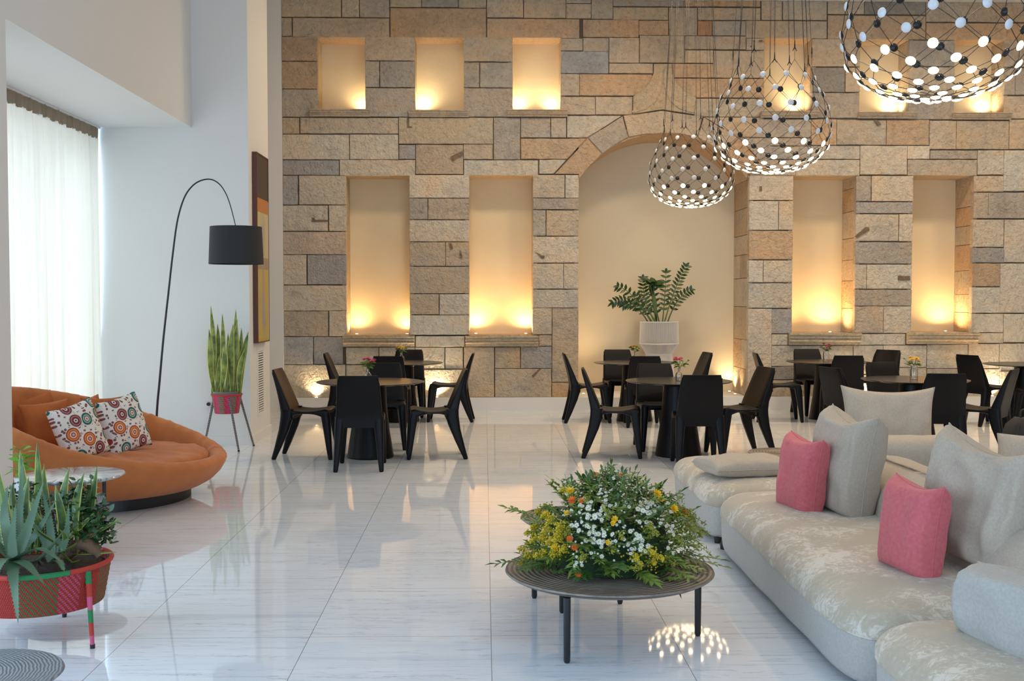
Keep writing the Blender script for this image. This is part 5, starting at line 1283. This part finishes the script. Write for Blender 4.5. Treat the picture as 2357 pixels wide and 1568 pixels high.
# goldenrod plumes, mostly on the camera-left half
def plume(p, d, L, mt, nm, dens=70, sz=.0042):
    m = MB(); d = d.normalized(); P = smooth([p, p+d*L*.55, p+d*L+Vector((0, 0, -.35*L))], 5); m.tube(P, .0016, 4)
    for i in range(dens):
        q = .25+.75*rf.random(); c = P[min(len(P)-1, int(q*(len(P)-1)))]; w = .018*(1.15-q); c = c+Vector((rf.gauss(0, w), rf.gauss(0, w), rf.gauss(0, w))); s = sz*rf.uniform(.7, 1.3)
        m.add([c+Vector(v)*s for v in ((1, 0, 0), (-1, 0, 0), (0, 1, 0), (0, -1, 0), (0, 0, 1), (0, 0, -1))], [(0, 2, 4), (2, 1, 4), (1, 3, 4), (3, 0, 4), (2, 0, 5), (1, 2, 5), (3, 1, 5), (0, 3, 5)])
    return m.build(nm, mt, t, fix=False)
def onmound(px, py, k_=1.0):
    """point of the mound seen at a pixel: march along the view ray"""
    d = ray(px, py).normalized(); o_ = Vector((0, 0, CAMZ))
    for i in range(400):
        s_ = 3.6+i*.008; p = o_+d*s_-Vector((FC.x, FC.y, Z0)); az = math.atan2(p.y, p.x); rr_ = math.hypot(p.x, p.y)
        if p.z <= .002: return p
        if p.z < .40*k_:
            th = math.asin(min(1, (p.z/(.40*k_))**(1/.95))); q = (.385+.035*math.cos(az)-.02*math.sin(az))*k_*math.cos(th)**.75
            if rr_ < q: return p
    return o_+d*(FC.y/d.y)-Vector((FC.x, FC.y, Z0))
for px, py, kk in ((1262, 1190, 0), (1275, 1200, 0), (1250, 1180, 0), (1240, 1215, 0), (1268, 1225, 0), (1290, 1230, 0), (1245, 1250, 0), (1222, 1262, 0), (1265, 1268, 0), (1280, 1280, 0), (1250, 1285, 0), (1300, 1268, 0), (1230, 1290, 0), (1215, 1305, 0), (1462, 1290, 0), (1470, 1305, 0), (1512, 1290, 0), (1495, 1275, 0), (1498, 1230, 1), (1490, 1215, 1), (1312, 1130, 0), (1296, 1215, 0), (1290, 1245, 0), (1275, 1252, 0), (1235, 1235, 0), (1210, 1275, 0), (1345, 1290, 1), (1500, 1300, 0), (1258, 1240, 0)):
    p = onmound(px, py, 1.03); o2 = Vector((p.x, p.y-.05, .12)).normalized(); plume(p*.93, o2+Vector((0, 0, .35)), rf.uniform(.07, .11), GOLD if not kk else OLIVE, 'goldenrod_plume', 80, .0046)
for i in range(16):
    az = rf.uniform(-3.0, -.1); p = dome(rf.uniform(.1, .8), az); plume(p*.92, Vector((p.x, p.y, .15)), .09, OLIVE, 'olive_plume', 50)
# daisies
dz_m = MB(); blossom(dz_m, (0, 0, 0), .0125, 11, (0, 0, 1), 0, 1, .05, 1, 1.25); DZ = dz_m.build('daisy', [DAISY, DAISYC], t, fix=False)
CL = [(1355, 1165, 18, 8), (1372, 1200, 30, 12), (1350, 1215, 26, 8), (1392, 1228, 30, 9), (1370, 1240, 16, 8), (1480, 1175, 16, 12), (1490, 1160, 14, 8), (1468, 1245, 16, 12), (1475, 1255, 12, 8), (1345, 1180, 20, 6), (1500, 1195, 20, 8), (1440, 1130, 40, 12), (1380, 1130, 30, 8), (1530, 1200, 22, 10), (1305, 1125, 10, 5), (1400, 1258, 20, 8), (1360, 1278, 20, 8), (1330, 1175, 12, 3), (1420, 1165, 26, 8), (1550, 1235, 22, 8), (1330, 1300, 25, 4), (1270, 1200, 10, 3), (1425, 1120, 30, 8)]
cnt = 0; more = MB()
for x, y, sp2, n in CL:
    for i in range(n):
        p = onmound(rf.gauss(x, sp2*.95), rf.gauss(y, sp2*.85), 1.05); nd = (Vector((p.x*1.2, p.y-.18, p.z+.10)).normalized()+Vector((rf.gauss(0, .3), rf.gauss(0, .3), rf.gauss(0, .3)))).normalized()
        if cnt < 99:
            o = DZ if cnt == 0 else part(DZ, t); o.location = p; o.rotation_mode = 'QUATERNION'; o.rotation_quaternion = nd.to_track_quat('Z', 'Y'); s = rf.uniform(.75, 1.25); o.scale = (s, s, s); cnt += 1
        else: blossom(more, p, .0115*rf.uniform(.6, 1), 9, nd, 0, 1, .05, 1, 1.25)
for i in range(260):
    az = rf.uniform(-2.6, .3); p = dome(rf.uniform(.15, .95), az)*rf.uniform(.97, 1.08); blossom(more, p, .006, 6, p.normalized(), 0, 1, .1, 1, 1.2)
more.build('small_daisies', [DAISY, DAISYC], t, fix=False)['kind'] = 'stuff'
for px, py, r, mt, nm in ((1367, 1094, .022, ORG, 'orange_bloom'), (1317, 1153, .024, ORG, 'orange_bloom'), (1338, 1154, .017, ORG, 'orange_bloom'), (1312, 1241, .019, ORG, 'orange_bloom'), (1324, 1260, .020, ORG, 'orange_bloom'), (1576, 1179, .013, ORG, 'orange_bloom'), (1331, 1324, .018, ORG, 'orange_bloom'), (1225, 1236, .014, ORG, 'orange_bloom'), (1430, 1096, .018, ORG, 'orange_bloom'),
                          (1512, 1138, .026, YEL, 'yellow_bloom'), (1520, 1150, .020, YEL, 'yellow_bloom'), (1313, 1131, .024, YEL, 'yellow_bloom'), (1415, 1196, .018, YEL, 'yellow_bloom'), (1411, 1205, .015, YEL, 'yellow_bloom'), (1550, 1172, .026, YEL, 'yellow_bloom'), (1258, 1188, .026, YEL, 'yellow_bloom'), (1278, 1262, .024, YEL, 'yellow_bloom'), (1399, 1249, .014, YEL, 'yellow_bloom'), (1305, 1182, .015, YEL, 'yellow_bloom')):
    p = onmound(px, py, 1.06); m = MB(); nd = Vector((p.x, p.y-.2, p.z+.05)).normalized(); blossom(m, (0, 0, 0), r, 12 if mt is ORG else 7, nd, 0, None, .5, 4, 1.6); o = m.build(nm, mt, t, fix=False); o.location = p
